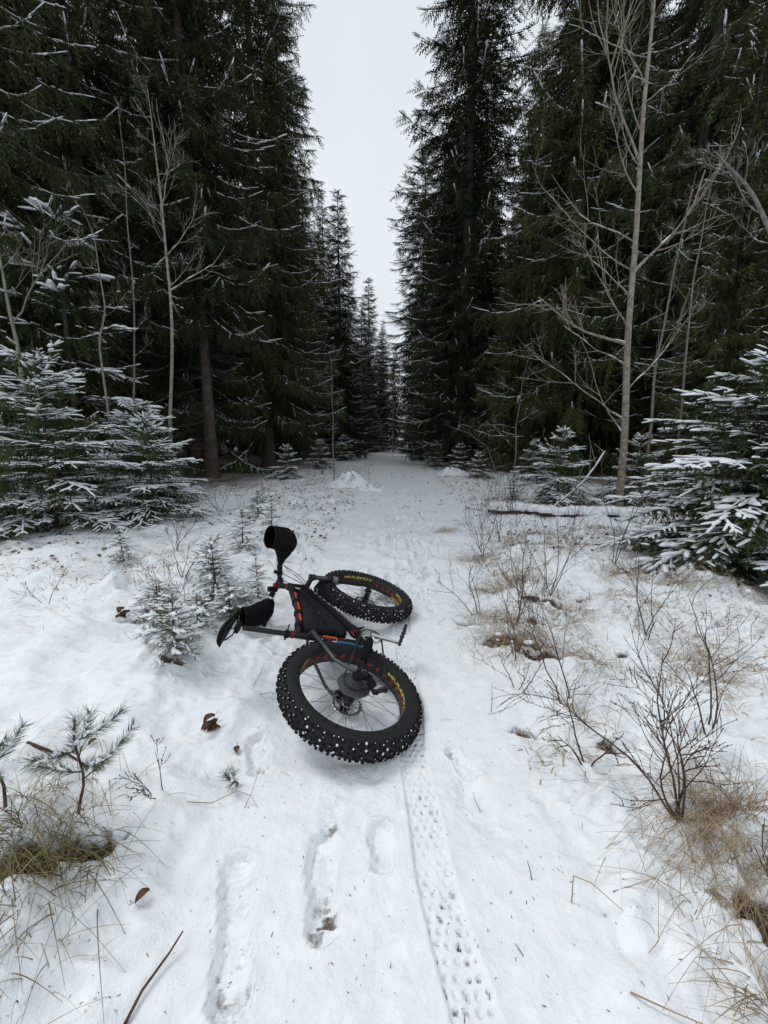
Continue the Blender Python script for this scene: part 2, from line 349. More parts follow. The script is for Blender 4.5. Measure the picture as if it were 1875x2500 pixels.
# ground turned darker and browner under the trees and on tussock flanks
dn = np.abs(gx - PATH_X(gy)) - PATH_W(gy)
so += 0.46 * sst(2.2, 5.0, dn) * sst(8, 13, gy) + .22 * sst(.3, 1.6, dn) * sst(4.5, 8, gy) + .36 * sst(3.5, 6, np.abs(gx)) * (1 - sst(6, 12, gy)) * sst(2, 3, gy) + 0.05 * sst(0, .5, dn)
so += 0.09 * (fbm(gx * 2, gy * 2, 3) > .22) * (dn > 0) + .05 * (fbm(gx * 1.5, gy * 1.5 + 8, 3) > .1) * (dn > 0) * (gy > 5)
for tx, ty, tr, th in TUSS:
    if ty < 4.5 and tx > .5 or ty < 1.3:
        q = np.hypot(gx - tx, gy - ty + tr * .55) / tr
        mk = q < 1.2
        so[mk] += (.34 * (1 - q[mk] / 1.2) * (1 if th > .055 else .5))
GN = np.dstack([-np.gradient(hz, axis=1) / np.gradient(xs)[None], -np.gradient(hz, axis=0) / np.gradient(ys)[:, None], np.ones_like(hz)])
GN = unit(GN)
ny, nx = gx.shape
idx = np.arange(nx * ny).reshape(ny, nx)
Q = np.stack([idx[:-1, :-1], idx[:-1, 1:], idx[1:, 1:], idx[1:, :-1]], -1).reshape(-1, 4)
cxm = (gx[:-1, :-1] + gx[1:, 1:]) / 2; cym = (gy[:-1, :-1] + gy[1:, 1:]) / 2
onpath = ((np.abs(cxm - PATH_X(cym)) < PATH_W(cym) + .06 * vnoise(cxm * 3, cym * 3)) & (cym < 70)).ravel()
V_all = np.stack([gx, gy, hz], -1).reshape(-1, 3); N_all = GN.reshape(-1, 3); S_all = so.ravel()
def ground_piece(name, mask):
    F = Q[mask]; used, inv = np.unique(F, return_inverse=True)
    mb = MB(); mb.add(V_all[used], inv.reshape(-1, 4)); o = mb.build(name, M['ground'], kind='structure')
    a = o.data.attributes.new('soil', 'FLOAT', 'POINT'); a.data.foreach_set('value', S_all[used].astype(np.float32))
    o.data.normals_split_custom_set_from_vertices(N_all[used].tolist())
    return o
ground_piece('ground', ~onpath)
ground_piece('path', onpath)

def at(px, py, Y):
    """World point at forward distance Y seen at photo pixel (px, py) from the eye point."""
    a = (px - 937.5) / FPX; b = (py - 1250) / FPX
    fy = math.cos(PITCH) - b * math.sin(PITCH); fz = -math.sin(PITCH) - b * math.cos(PITCH)
    t = Y / fy; return np.array([a * t, Y, CAM_H + fz * t])
# ------------------------------------------------------------------ tall spruces
# twig template: jagged hanging spray made of small needle tufts, unit length along x
def _twig(n, seed, w=0.24, droop=0.18):
    r = np.random.RandomState(seed); V = []; F = []
    for k in range(n):
        s = (k + .3 * r.rand()) / n; sgn = 1 if k % 2 else -1
        a = np.array([s * .96, 0, -droop * s * s]); tip = a + [0.17 + .08 * r.rand(), sgn * w * (1.05 - .55 * s) * (.7 + .6 * r.rand()), -.05 - .10 * r.rand()]
        b = a + [0.13, 0, -.02]
        V += [a, tip, b]; F.append([3 * k, 3 * k + 1, 3 * k + 2])
    return np.array(V), np.array(F)
TWIGS = [_twig(9, s) for s in range(3)]
# snow ridge template: a low closed mound, unit length along x, half width .5, height .35
def _ridge():
    V = []; 
    for s, w in ((0, .55), (.22, .95), (.72, .9), (1, .5)):
        V += [[s, -.5 * w, 0], [s, -.25 * w, .45 * w], [s, .25 * w, .40 * w], [s, .5 * w, 0]]
    F = []
    for k in range(3):
        for j in range(4): F.append([4 * k + j, 4 * k + (j + 1) % 4, 4 * k + 4 + (j + 1) % 4, 4 * k + 4 + j])
    F += [[3, 2, 1, 0], [12, 13, 14, 15]]
    return np.array(V, float), np.array(F)
RV, RF = _ridge()

def spruce_meshes(H, Rb, z0, seed, fan=1.0, snow=.5, gap=.42, dead=0, dens=1.0, power=.72, hang=1.0, r0=None):
    r = np.random.RandomState(seed)
    tr = MB(); zz = np.linspace(-.4, H, 14); lean = .012 * zz * r.normal()
    r0 = r0 or H * .0085
    rad = r0 * (1 - np.clip(zz, 0, H) / H) ** .85 + .008; rad[0] *= 1.5; rad[1] *= 1.12
    tr_pts = np.stack([lean * 0 + .03 * np.sin(zz * .4 + seed), .03 * np.cos(zz * .5), zz], -1)
    tube(tr, tr_pts, rad, 10)
    cr = MB(); sn = MB()
    P = [[], [], []]; D = [[], [], []]; U = [[], [], []]; S = [[], [], []]; SP = []; SD = []; SL = []; SW = []
    z = z0
    while z < H - .15:
        f = (H - z) / (H - z0); L0 = Rb * f ** power * (1.0 if f < .85 else .9)
        nb = 5 + (r.rand() < .5) if f > .1 else 4
        az0 = r.rand() * 2 * PI
        for b in range(nb):
            az = az0 + b * 2 * PI / nb + r.normal(0, .25); L = L0 * (.62 + .55 * r.rand()); zb = z + r.normal(0, .12)
            if r.rand() < .06: L *= 1.25
            e = R_(30) * (1 - f) ** 2 - R_(16) * f - R_(6 + 8 * r.rand()) * (f > .25)
            h = np.array([math.cos(az), math.sin(az), 0]); sd = np.array([-h[1], h[0], 0]); bend = r.normal(0, .10) * L
            n = 7; s = np.linspace(0, 1, n)
            zc = L * (math.tan(e) * s - .16 * f * np.sin(s * PI * .8) + (.20 * f) * s ** 3)
            ax_ = np.array([0, 0, zb]) + h * (L * s)[:, None] + sd * (bend * s * s)[:, None] + np.array([0, 0, 1.0]) * zc[:, None]
            tube(cr, ax_, (.012 + .006 * L) * (1 - .8 * s), 3, 1, cap=False)
            nt_ = max(4, int((L + .25) * 13 * dens)); q = (.06 + .94 * r.rand(nt_) ** .8)
            pos = np.stack([np.interp(q, s, ax_[:, k]) for k in range(3)], -1)
            tg = unit(np.stack([np.interp(np.minimum(q + .05, 1), s, ax_[:, k]) - np.interp(q - .05, s, ax_[:, k]) for k in range(3)], -1))
            sg = np.where(r.rand(nt_) < .5, -1, 1)[:, None]
            dr = (hang * (.35 + .9 * r.rand(nt_) * f))[:, None]
            d = tg * (.75 + .3 * r.rand(nt_)[:, None]) + sd * sg * (.55 + .5 * r.rand(nt_)[:, None]) * fan - np.array([0, 0, 1.0]) * dr
            ln = (.16 + .30 * (L * .5) * (1.08 - q) + .14 * r.rand(nt_)) * (.7 + .6 * r.rand(nt_))
            k = r.randint(3); P[k].append(pos); D[k].append(d); U[k].append(r.normal(0, .5, (nt_, 3)) + [0, 0, 1]); S[k].append(ln)
            fr_ = r.rand(nt_) < .05 + .09 * snow                         # frosted twig tips
            if fr_.any(): scatter(sn, *TWIGS[0], pos[fr_] + [0, 0, .015], d[fr_], [0, 0, 1.0], ln[fr_] * .8, 0, ln[fr_] * .30 + .02)
            nh = int(nt_ * .7 * f * hang)                              # hanging curtain twigs
            if nh > 1:
                q = .15 + .85 * r.rand(nh)
                pos = np.stack([np.interp(q, s, ax_[:, k2]) for k2 in range(3)], -1) + sd * r.normal(0, .10 * L * .3, nh)[:, None]
                d = np.array([0, 0, -1.0]) + r.normal(0, .22, (nh, 3)) + h * .15
                k = r.randint(3); P[k].append(pos); D[k].append(d); U[k].append(r.normal(0, 1, (nh, 3))); S[k].append(.22 + .35 * r.rand(nh) * min(1, L / 2))
            if r.rand() < snow + .35:                                   # snow lying along the limb
                ns = max(1, int(L / .20)); qs = np.linspace(.22, .98, ns) if L > .6 else np.linspace(.1, .9, ns)
                keep = (r.rand(ns) < (.42 + snow) * (.6 + .6 * qs)) & (qs > .2 + .25 * r.rand())
                qs = qs[keep]
                if len(qs):
                    pp = np.stack([np.interp(qs, s, ax_[:, k2]) for k2 in range(3)], -1) + [0, 0, .012]
                    q2 = qs - .05; pe = 2 * pp - np.stack([np.interp(q2, s, ax_[:, k2]) for k2 in range(3)], -1) - [0, 0, .012]
                    SP.append(pp); SD.append(pe - pp + r.normal(0, .003, pp.shape)); SL.append(.20 + .14 * r.rand(len(qs))); SW.append(.024 + .032 * r.rand(len(qs)))
            if r.rand() < snow * .8:                                         # and on side sprays
                ns = int(L * 4 * snow) + 1; q = .35 + .65 * r.rand(ns)
                sg = np.where(r.rand(ns) < .5, -1, 1)[:, None]
                off = r.rand(ns)[:, None]
                dd = h * .7 + sd * sg * .8 - np.array([0, 0, .35])
                pos = np.stack([np.interp(q, s, ax_[:, k2]) for k2 in range(3)], -1) + dd * off * .22 * L * .4 + [0, 0, .02]
                SP.append(pos); SD.append(dd); SL.append(.08 + .16 * r.rand(ns)); SW.append(.018 + .035 * r.rand(ns))
        z += gap * (.7 + .6 * r.rand()) * (.55 + .45 * f)
    for k in range(3):
        if P[k]: scatter(cr, *TWIGS[k], np.concatenate(P[k]), np.concatenate(D[k]), unit(np.concatenate(U[k])), np.concatenate(S[k]) * 1.25, 0, np.concatenate(S[k]) * .9 + .06)
    if SP: scatter(sn, RV, RF, np.concatenate(SP), np.concatenate(SD), [0, 0, 1.0], np.concatenate(SL), 0, np.concatenate(SW))
    dd_ = None
    if dead:
        dd_ = MB()
        for k in range(dead):
            zb = .8 + (z0 + 2.5) * r.rand(); az = r.rand() * 2 * PI; L = .6 + 1.5 * r.rand()
            h = np.array([math.cos(az), math.sin(az), 0]); s = np.linspace(0, 1, 6)
            pts = np.array([0, 0, zb]) + h * (L * s)[:, None] + np.array([0, 0, 1]) * (-.35 * L * s + .22 * L * s ** 3)[:, None] + np.cumsum(r.normal(0, .03, (6, 3)), 0)
            tube(dd_, pts, .014 * (1 - .8 * s), 3, cap=False)
            for j in range(int(4 + 6 * r.rand())):
                q = .25 + .7 * r.rand(); p0 = np.array([np.interp(q, s, pts[:, i]) for i in range(3)])
                d = h * r.rand() + np.array([-h[1], h[0], 0]) * r.choice([-1, 1]) * .8 + [0, 0, r.normal(-.1, .3)]
                l = .15 + .4 * r.rand(); m1 = p0 + unit(d) * l * .5 + r.normal(0, .03, 3)
                tube(dd_, [p0, m1, p0 + unit(d) * l + r.normal(0, .04, 3)], [.006, .004, .002], 3, cap=False)
    return tr, cr, sn, dd_

def tall_proto(name, needle, **kw):
    tr, cr, sn, dd_ = spruce_meshes(**kw)
    root = empty(name)
    tr.build('trunk', M['bark'], root)
    c = cr.build('crown', [M[needle], M['bark']], root, smooth=False)
    if sn.V: sn.build('branch_snow', M['snow'], root, kind='stuff')
    if dd_: dd_.build('dead_branches', M['dead_twig'], root, smooth=True, kind='stuff')
    return root, kids(root), (tr.tris() + cr.tris() + sn.tris() + (dd_.tris() if dd_ else 0))

PROTO = {}
def make_protos():
    spec = dict(
        wide=dict(needle='needle_tall', H=29, Rb=4.2, z0=2.7, seed=11, snow=.44, gap=.50, dens=1.15, dead=26, hang=1.0),
        high=dict(needle='needle_tall', H=28, Rb=3.4, z0=6.0, seed=12, snow=.36, gap=.50, dens=1.2, dead=150, hang=1.1, r0=.185),
        slim=dict(needle='needle_tall', H=30, Rb=3.0, power=.64, z0=2.0, seed=13, snow=.36, gap=.44, dens=1.25, dead=20, hang=.8),
        olive=dict(needle='needle_olive', H=24, Rb=3.6, z0=.6, seed=14, snow=.24, gap=.44, dens=1.3, hang=1.0),
        pine=dict(needle='needle_scots', H=20, Rb=3.3, z0=7.5, seed=17, snow=.5, gap=.55, dens=1.2, hang=.1, power=.45),
        small=dict(needle='needle_tall', H=15, Rb=2.0, z0=.8, seed=15, snow=.60, gap=.33, dens=1.2, hang=.7, r0=.13),
    )
    tot = 0
    for k, v in spec.items():
        n = v.pop('needle'); PROTO[k] = tall_proto('spruce_tree', n, **v); tot += PROTO[k][2]; PROTO[k][0]['_used'] = 0
    print('tall tris', tot)
make_protos()
def place_tall(kind, x, y, scale, rz, label, group=None, sxy=1.0):
    root, parts, _ = PROTO[kind]
    loc = (x, y, G(x, y) - .03); sc = (scale * sxy, scale * sxy, scale)
    if not root['_used']:
        root['_used'] = 1; o = root; o.location = loc; o.rotation_euler = (0, 0, rz); o.scale = sc
    else: o = copy_tree(root, loc, rz, sc, parts)
    tag(o, label, 'tree', group); return o

# the trees that stand at the front of each side, one by one
GL, GR, GF = 'tall spruces at the front of the left forest edge', 'tall spruces at the front of the right forest edge', 'snow dusted spruces lining the far end of the trail'
place_tall('high', -6.3, 14.2, 1.0, 0.3, 'tall spruce with a long bare trunk, leaning gently behind the pale forked sapling', GL)
place_tall('wide', -5.75, 19.5, 1.02, 1.9, 'broad dark spruce whose right edge borders the strip of sky from the left', GL)
place_tall('wide', -8.4, 17.5, 1.02, 3.4, 'wide spruce with arching snowy limbs between the bare trunk and the sky edge tree', GL, .9)
place_tall('high', -8.8, 12.6, 1.04, 2.1, 'tall spruce with a slimmer trunk left of the long bare trunk', GL)
place_tall('wide', -8.6, 9.2, .80, 4.4, 'old spruce with long hanging boughs above the larger young spruce on the left', GL, .85)
place_tall('wide', -11.5, 11.0, .9, 5.3, 'dark hanging spruce filling the upper corner over the left edge', GL)
place_tall('slim', -6.0, 25.5, 1.0, .8, 'narrow dark spruce standing behind the one that borders the sky on the left', GL)
place_tall('small', -2.95, 27.5, 1.12, .9, 'slim pointed spruce standing free against the sky left of the strip', GF)
place_tall('slim', 4.0, 20.5, 1.0, 2.6, 'tall ragged spruce standing out against the sky on the right of the strip', GR, 1.32)
place_tall('pine', 2.75, 29.0, 1.0, 1.1, 'grey green pine leaning its crown out over the far trail from the right', GR)
place_tall('olive', 7.1, 15.5, 1.18, .5, 'olive green spruce rising behind the bare branches of the pale aspen', GR, .9)
place_tall('olive', 5.6, 16.8, .55, 3.5, 'shorter olive spruce at the foot of the ragged tall one on the right', GR)
place_tall('high', 9.6, 13.3, 1.0, 1.0, 'tall spruce with a thick grey trunk showing near the upper right', GR)
place_tall('olive', 11.3, 11.0, .95, 4.0, 'heavy dark spruce filling the upper right corner', GR)
place_tall('olive', 8.8, 10.6, .50, 2.2, 'half grown olive spruce behind the snowy young spruce at the right edge', GR)
far_l = ['first', 'second', 'third', 'fourth', 'fifth']
for i, (x, y, s, k) in enumerate([(-3.7, 31, .86, 'small'), (-3.0, 35, 1.0, 'small'), (-2.2, 41, .98, 'small'), (-1.7, 46, 1.25, 'small'), (-.4, 52, .98, 'small')]):
    place_tall(k, x, y, s, i * 1.3, f'{far_l[i]} snow dusted spruce beyond the slim pointed one along the left of the trail', GF)
for i, (x, y, s, k) in enumerate([(4.1, 25.5, 1.3, 'small'), (3.7, 31, 1.15, 'small'), (3.7, 37, 1.1, 'small'), (3.0, 44, 1.05, 'small'), (1.5, 54, .9, 'small')]):
    place_tall(k, x, y, s, 2 + i * 1.7, f'{far_l[i]} snow dusted spruce behind the ragged tall one on the right', GF)

# the forest behind: individual trees that nothing tells apart
_r = np.random.RandomState(21); placed = [(-6.3, 14.2), (-4.9, 19.5), (-8.4, 17.5), (-8.8, 12.6), (-8.6, 9.2), (-11.5, 11), (-6.0, 25.5), (4.2, 20.5), (6.7, 15.5), (9.6, 13.3), (11.3, 11), (8.8, 10.6), (5.6, 16.8)]
cnt = [0, 0]; tries = 0
while sum(cnt) < 118 and tries < 6000:
    tries += 1
    side = -1 if _r.rand() < .5 else 1; y = 3 + 60 * _r.rand() ** .85
    edge = (5.2 if side < 0 else 5.6) + (3.8 if y < 12 else 0) - .03 * max(0, y - 12) + (2.2 if y < 7 else 0)
    if y > 24: edge = 4.2
    if y > 53: edge = -1
    if side > 0 and 12 < y < 24: edge = 8.0
    if side > 0 and y >= 24: edge = 4.6 if y > 34 else 9.5
    x = side * (edge + 1 + 21 * _r.rand() ** 1.15)
    if abs(x) > 1.05 * y + 7: continue
    if min(math.hypot(x - a, y - b) for a, b in placed) < 2.4: continue
    if cnt[(side + 1) // 2] >= 59: continue
    placed.append((x, y)); cnt[(side + 1) // 2] += 1
    k = _r.choice(['high', 'wide', 'slim', 'high'] if side < 0 else ['high', 'olive', 'slim', 'wide'])
    place_tall(k, x, y, (.72 + .3 * _r.rand()) * (.62 if y > 50 and abs(x) < 8 else 1), _r.rand() * 6.28,
               'tall dark spruce deep in the forest on the left, mostly hidden by those before it' if side < 0 else 'tall dark spruce deep in the forest on the right, mostly hidden by those before it',
               'spruces deep in the left forest' if side < 0 else 'spruces deep in the right forest')
print('forest', cnt)

# ------------------------------------------------------------------ young spruces loaded with snow
def _shoot(nn, seed):
    r = np.random.RandomState(seed); V = []; F = []
    for k in range(nn):
        s = k / nn + .04; a = (-1) ** k * (1.0 + .5 * r.rand()) ; c = [s, 0, 0]
        t = [s + .16, math.sin(a) * .8, -.15 - .45 * r.rand()]
        V += [c, t, [s + .10, 0, -.05]]; F.append([3 * k, 3 * k + 1, 3 * k + 2])
    return np.array(V, float), np.array(F)
SHOOT = _shoot(9, 5)
def young_meshes(H, R, seed, snow=.8, whorl=.20, nbr=6, dens=1.0, top=.35, z0=.08, need=.022, sw=.024, lead=.45, flop=0.0, shoots=17, sc=1.0, dark_=0.0):
    r = np.random.RandomState(seed); st = MB(); cr = MB(); sn = MB()
    zz = np.linspace(-.1, H, 9); pts = np.stack([.02 * H * np.sin(zz * 2 / H + seed), .02 * H * np.cos(zz * 3 / H), zz], -1)
    tube(st, pts, (.013 * H + .004) * (1 - .85 * np.clip(zz, 0, H) / H), 7)
    P = []; D = []; S = []; Wd = []; SP = []; SD = []; SL = []; SW = []; IP = []; ID = []; IS = []
    z = z0
    while z < H * (1 - .02):
        f = (H - z) / H; base = np.array([np.interp(z, zz, pts[:, k]) for k in range(3)])
        L0 = R * (top * (1 - f) + 1) * f ** .8
        if z > H - lead: L0 = min(L0, .22 * R)
        az0 = r.rand() * 6.28; nb = nbr + r.randint(2)
        for b in range(nb):
            az = az0 + b * 2 * PI / nb + r.normal(0, .25); L = L0 * (.55 + .65 * r.rand()); sf = float(np.clip(r.normal(1.0, .45), .1, 1.5)); h = np.array([math.cos(az), math.sin(az), 0]); sd = np.array([-h[1], h[0], 0])
            e = R_(38) * (1 - f) ** 1.3 + R_(4) - R_(10) * f
            n = 6; s = np.linspace(0, 1, n)
            ax_ = base + [0, 0, r.normal(0, .03)] + h * (L * s)[:, None] + sd * (r.normal(0, .07) * L * s * s)[:, None] + np.array([0, 0, 1.0]) * (L * (math.tan(e) * s - (.22 + flop) * f * s * s))[:, None]
            tube(st, ax_, (.003 + .005 * L) * (1 - .75 * s), 4, 0, cap=False)
            ns = max(4, int(L * shoots * dens)); q = np.concatenate([np.linspace(.10, .97, ns), [1.0]])
            sgn = np.where(np.arange(len(q)) % 2 == 0, 1, -1); sgn[-1] = 0
            pos = np.stack([np.interp(q, s, ax_[:, k]) for k in range(3)], -1)
            tg = unit(np.stack([np.interp(np.minimum(q + .05, 1), s, ax_[:, k]) - np.interp(np.minimum(q, .95) - .05, s, ax_[:, k]) for k in range(3)], -1))
            d = unit(tg * .8 + sd * sgn[:, None] * .75 + np.array([0, 0, 1.0]) * r.normal(-.08, .12, len(q))[:, None])
            ln = (.36 * L * (1.02 - q) + sc * (.085 + .03 * r.rand(len(q)))) * (.8 + .4 * r.rand(len(q))); ln[-1] = sc * (.11 + .04 * r.rand())
            ln = np.minimum(ln, .5)
            for p_, d_, l_, sg in zip(pos, d, ln, sgn):
                segs = [(p_, d_, l_)]
                if l_ > .15 * sc:
                    sd2 = unit(np.cross([0, 0, 1.0], d_))
                    m_ = int(l_ / (.075 * sc))
                    for j in range(1, m_ + 1):
                        for s2 in (1, -1):
                            if r.rand() < .85: segs.append((p_ + d_ * l_ * (j / (m_ + .6)), unit(d_ * .8 + sd2 * s2 * .7 + [0, 0, r.normal(-.08, .1)]), (.055 * sc + .28 * l_ * (1 - j / (m_ + 1))) * (.8 + .4 * r.rand())))
                for a, d2, l2 in segs:
                    P.append(a); D.append(d2); S.append(l2); Wd.append(need * (.8 + .4 * r.rand()))
                    if r.rand() < sf * snow * (.45 + .55 * min(1, np.hypot(*(a[:2])) / (R * .55 + .01))):
                        SP.append(a + [0, 0, .003]); SD.append(d2); SL.append(l2 * 1.03); SW.append(sw * (.7 + .6 * r.rand()))
            if dark_:                                                    # shaded twigs inside and below the boughs
                m_ = int(L * 16 * dark_); q_ = .05 + .8 * r.rand(m_); pp = np.stack([np.interp(q_, s, ax_[:, k]) for k in range(3)], -1) + [0, 0, -.02 * sc]
                dd = tg[0] * .5 + sd * r.normal(0, .8, m_)[:, None] + np.array([0, 0, -1.0]) * (.2 + .8 * r.rand(m_))[:, None]
                IP.append(pp); ID.append(dd); IS.append(sc * (.16 + .22 * r.rand(m_)))
            if snow > .3 and sf > .75:                                   # heavier clumps bridging the outer shoots
                for q_ in .45 + .5 * r.rand(int(L / (.16 * sc)) + 1):
                    SP.append(np.array([np.interp(q_, s, ax_[:, k]) for k in range(3)]) + [0, 0, .006] + sd * r.normal(0, .06 * L)); SD.append(h + sd * r.normal(0, .5)); SL.append(sc * (.12 + .12 * r.rand())); SW.append(sw * (1.3 + 1.3 * r.rand()))
            if snow > .3:
                m_ = max(2, int(L / (.1 * sc))); qs = np.linspace(.15, .95, m_)[r.rand(m_) < snow]
                for q_ in qs:
                    SP.append(np.array([np.interp(q_, s, ax_[:, k]) for k in range(3)]) + [0, 0, .004]); SD.append(ax_[-1] - ax_[0]); SL.append(.13 * sc); SW.append(sw * 1.3)
        z += whorl * (.65 + .7 * r.rand()) * (.7 + .5 * (1 - f))
    tipd = np.array([[0, 0, 1.0]] * 6) + r.normal(0, .04, (6, 3)); tp = np.stack([pts[-1]] * 6) - np.array([0, 0, 1]) * (np.linspace(.02, lead * .8, 6))[:, None]
    scatter(cr, *SHOOT, tp, tipd, unit(r.normal(0, 1, (6, 3))), .12 * sc, 0, need * .8)
    P = np.array(P); D = np.array(D); S = np.array(S); Wd = np.array(Wd)
    scatter(cr, *SHOOT, P, D, [0, 0, 1.0], S, 0, Wd)
    if IP: scatter(cr, *TWIGS[1], np.concatenate(IP), np.concatenate(ID), [0.3, 0.2, 1.0], np.concatenate(IS), 0, np.concatenate(IS) * .8)
    core = np.array([[0, .16, 0], [0, -.16, 0], [0, 0, -.25], [1.05, 0, 0]]); scatter(cr, core, np.array([[0, 1, 3], [1, 2, 3], [2, 0, 3]]), P, D, [0, 0, 1.0], S, 0, Wd)
    if SP: scatter(sn, RV, RF, np.array(SP), np.array(SD), [0, 0, 1.0], np.array(SL), 0, np.array(SW))
    return st, cr, sn
def young(name, label, x, y, rz, cat='tree', group=None, needle='needle_young', stem='bark', **kw):
    st, cr, sn = young_meshes(**kw)
    root = empty(name, (x, y, G(x, y) - .01), rz); tag(root, label, cat, group)
    st.build('trunk', M[stem], root); cr.build('crown', M[needle], root, smooth=False)
    if sn.V: sn.build('branch_snow', M['snow'], root, kind='stuff')
    print(name, label[:30], st.tris() + cr.tris() + sn.tris()); return root
GY = 'young spruces covered with snow'
yl = young('young_spruce', 'largest snow covered young spruce with a bare leader at the left edge', -4.7, 5.4, .4, group=GY, H=2.55, R=1.3, seed=31, snow=.86, whorl=.25, sw=.025, need=.044, shoots=12, sc=1.15, dark_=1.0, lead=.62)
ym = young('young_spruce', 'shorter snowy young spruce right beside the largest one, near the bike side', -3.75, 6.15, 1.0, group=GY, H=1.6, R=.95, seed=32, snow=.84, whorl=.21, sw=.022, need=.040, shoots=13, sc=1.05, dark_=1.0, lead=.25)
yr = young('young_spruce', 'big snowy young spruce cut off by the right edge', 3.85, 3.75, 2.0, group=GY, H=2.1, R=1.72, seed=33, snow=.60, whorl=.15, sw=.030, need=.050, shoots=12, sc=1.1, dark_=1.3, lead=.4, flop=.2)
def ycopy(src, label, x, y, s, rz, sz=1.0):
    o = copy_tree(src, (x, y, G(x, y) - .02), rz, (s, s, s * sz)); tag(o, label, 'tree', GY); return o
ycopy(ym, 'dense snowy young spruce behind the fallen log, left of the aspen trunk', 3.75, 8.2, .95, 2.2)
ycopy(ym, 'snowy young spruce half hidden between the aspen trunk and the big right one', 5.5, 8.4, .9, .3)
ycopy(yl, 'snowy young spruce in the shade behind the two on the left', -4.9, 7.8, .86, 2.9)
young('young_spruce', 'half grown spruce with loose snow laden boughs above the two young ones', -7.2, 9.4, .6, group=GY, H=6.6, R=2.1, seed=36, snow=.55, whorl=.60, nbr=4, sw=.060, need=.070, shoots=6, sc=2.2, dark_=.8, lead=.5, flop=.25)
ycopy(ym, 'low snowy spruce in the shade at the far left edge', -6.4, 6.3, 1.05, 4.1)
ycopy(ym, 'small snowy spruce at the foot of the ragged tall spruce, beside the trail', 3.4, 17.2, .75, 4.1)
for x_, y_, s_, lb_ in ((-3.6, 14.2, .75, 'small snowy spruce in front of the dark left forest edge, left of the snow mound'), (-3.1, 19.0, .85, 'snowy little spruce at the left of the trail beyond the snow mound'), (2.7, 20.5, .8, 'little snowy spruce crowding the trail from the right, farther than the brush pile'), (3.3, 13.4, .55, 'low snowy spruce at the right trail side before the brush pile'), (-2.5, 24.5, .95, 'snowy spruce leaning into the far trail from the left'), (2.6, 26.5, 1.0, 'snowy spruce under the grey green pine at the far right of the trail')):
    ycopy(ym, lb_, x_, y_, s_, x_ * 3.1)
ycopy(yl, 'bright snowy little spruce closing the far end of the trail', -.9, 44, 1.35, .7)
ycopy(ym, 'snowy bush-like spruce by the trail below the olive spruce', 4.9, 12.6, .8, 5.4)
ycopy(yr, 'slender olive and snowy spruce at the right behind the aspen', 7.4, 7.2, 1.3, 1.2, 1.2)

GS = 'spruce seedlings poking out of the snow left of the bike'
s1 = young('spruce_seedling', 'bushy frosted spruce seedling, the tallest of the cluster left of the saddle', -1.32, 2.88, .4, 'seedling', GS, 'needle_seedling', 'twig', H=.52, R=.22, seed=41, snow=.42, whorl=.062, nbr=5, need=.011, sw=.013, lead=.10, shoots=24, z0=.03, sc=.36)
s2 = young('spruce_seedling', 'frosted spruce seedling nearest the camera below the saddle', -1.20, 2.05, 1.4, 'seedling', GS, 'needle_seedling', 'twig', H=.38, R=.19, seed=42, snow=.34, whorl=.052, nbr=5, need=.011, sw=.011, lead=.06, shoots=26, z0=.03, sc=.30)
def scopy(src, label, x, y, s, rz, sz=1.0, grp=GS):
    o = copy_tree(src, (x, y, G(x, y) - .01), rz, (s, s, s * sz)); tag(o, label, 'seedling', grp); return o
scopy(s1, 'low wide snow loaded seedling left of the tallest one', -1.62, 2.62, .86, 2.2, .62)
scopy(s1, 'slim seedling with green tip beside the handlebar cover', -1.05, 3.02, .55, 4.0, 1.5)
scopy(s2, 'small seedling behind the saddle hung with snow', -1.12, 2.62, .9, 2.8, .8)
scopy(s2, 'seedling leaning at the left foot of the cluster', -1.42, 2.28, .8, .9)
scopy(s2, 'snow bent seedling between the nearest and the tallest one', -1.24, 2.42, .8, 5.2, .7)
scopy(s1, 'low frosted seedling spreading at the right of the tallest one', -1.05, 2.75, .6, .7, .6)
scopy(s2, 'little seedling right behind the tallest one', -1.45, 3.12, 1.0, 1.1, .9)
scopy(s1, 'knee high seedling farther back towards the young spruces', -1.62, 4.3, .95, 1.8)
scopy(s1, 'upright twin seedling next to the knee high one', -1.42, 4.75, .95, 3.0, 1.25)
scopy(s2, 'greenish seedling halfway between bike and snow mound', -2.2, 6.6, 1.3, 3.0)
scopy(s2, 'lone thin seedling at the left of the cluster by the drooping weed', -2.75, 3.9, .9, 5.0)
scopy(s1, 'tiny seedling beside the distant trail on the left', -2.6, 8.2, .9, 1.0)
scopy(s1, 'small seedling on the right between aspen and trail', 3.0, 8.9, 1.3, 2.0)

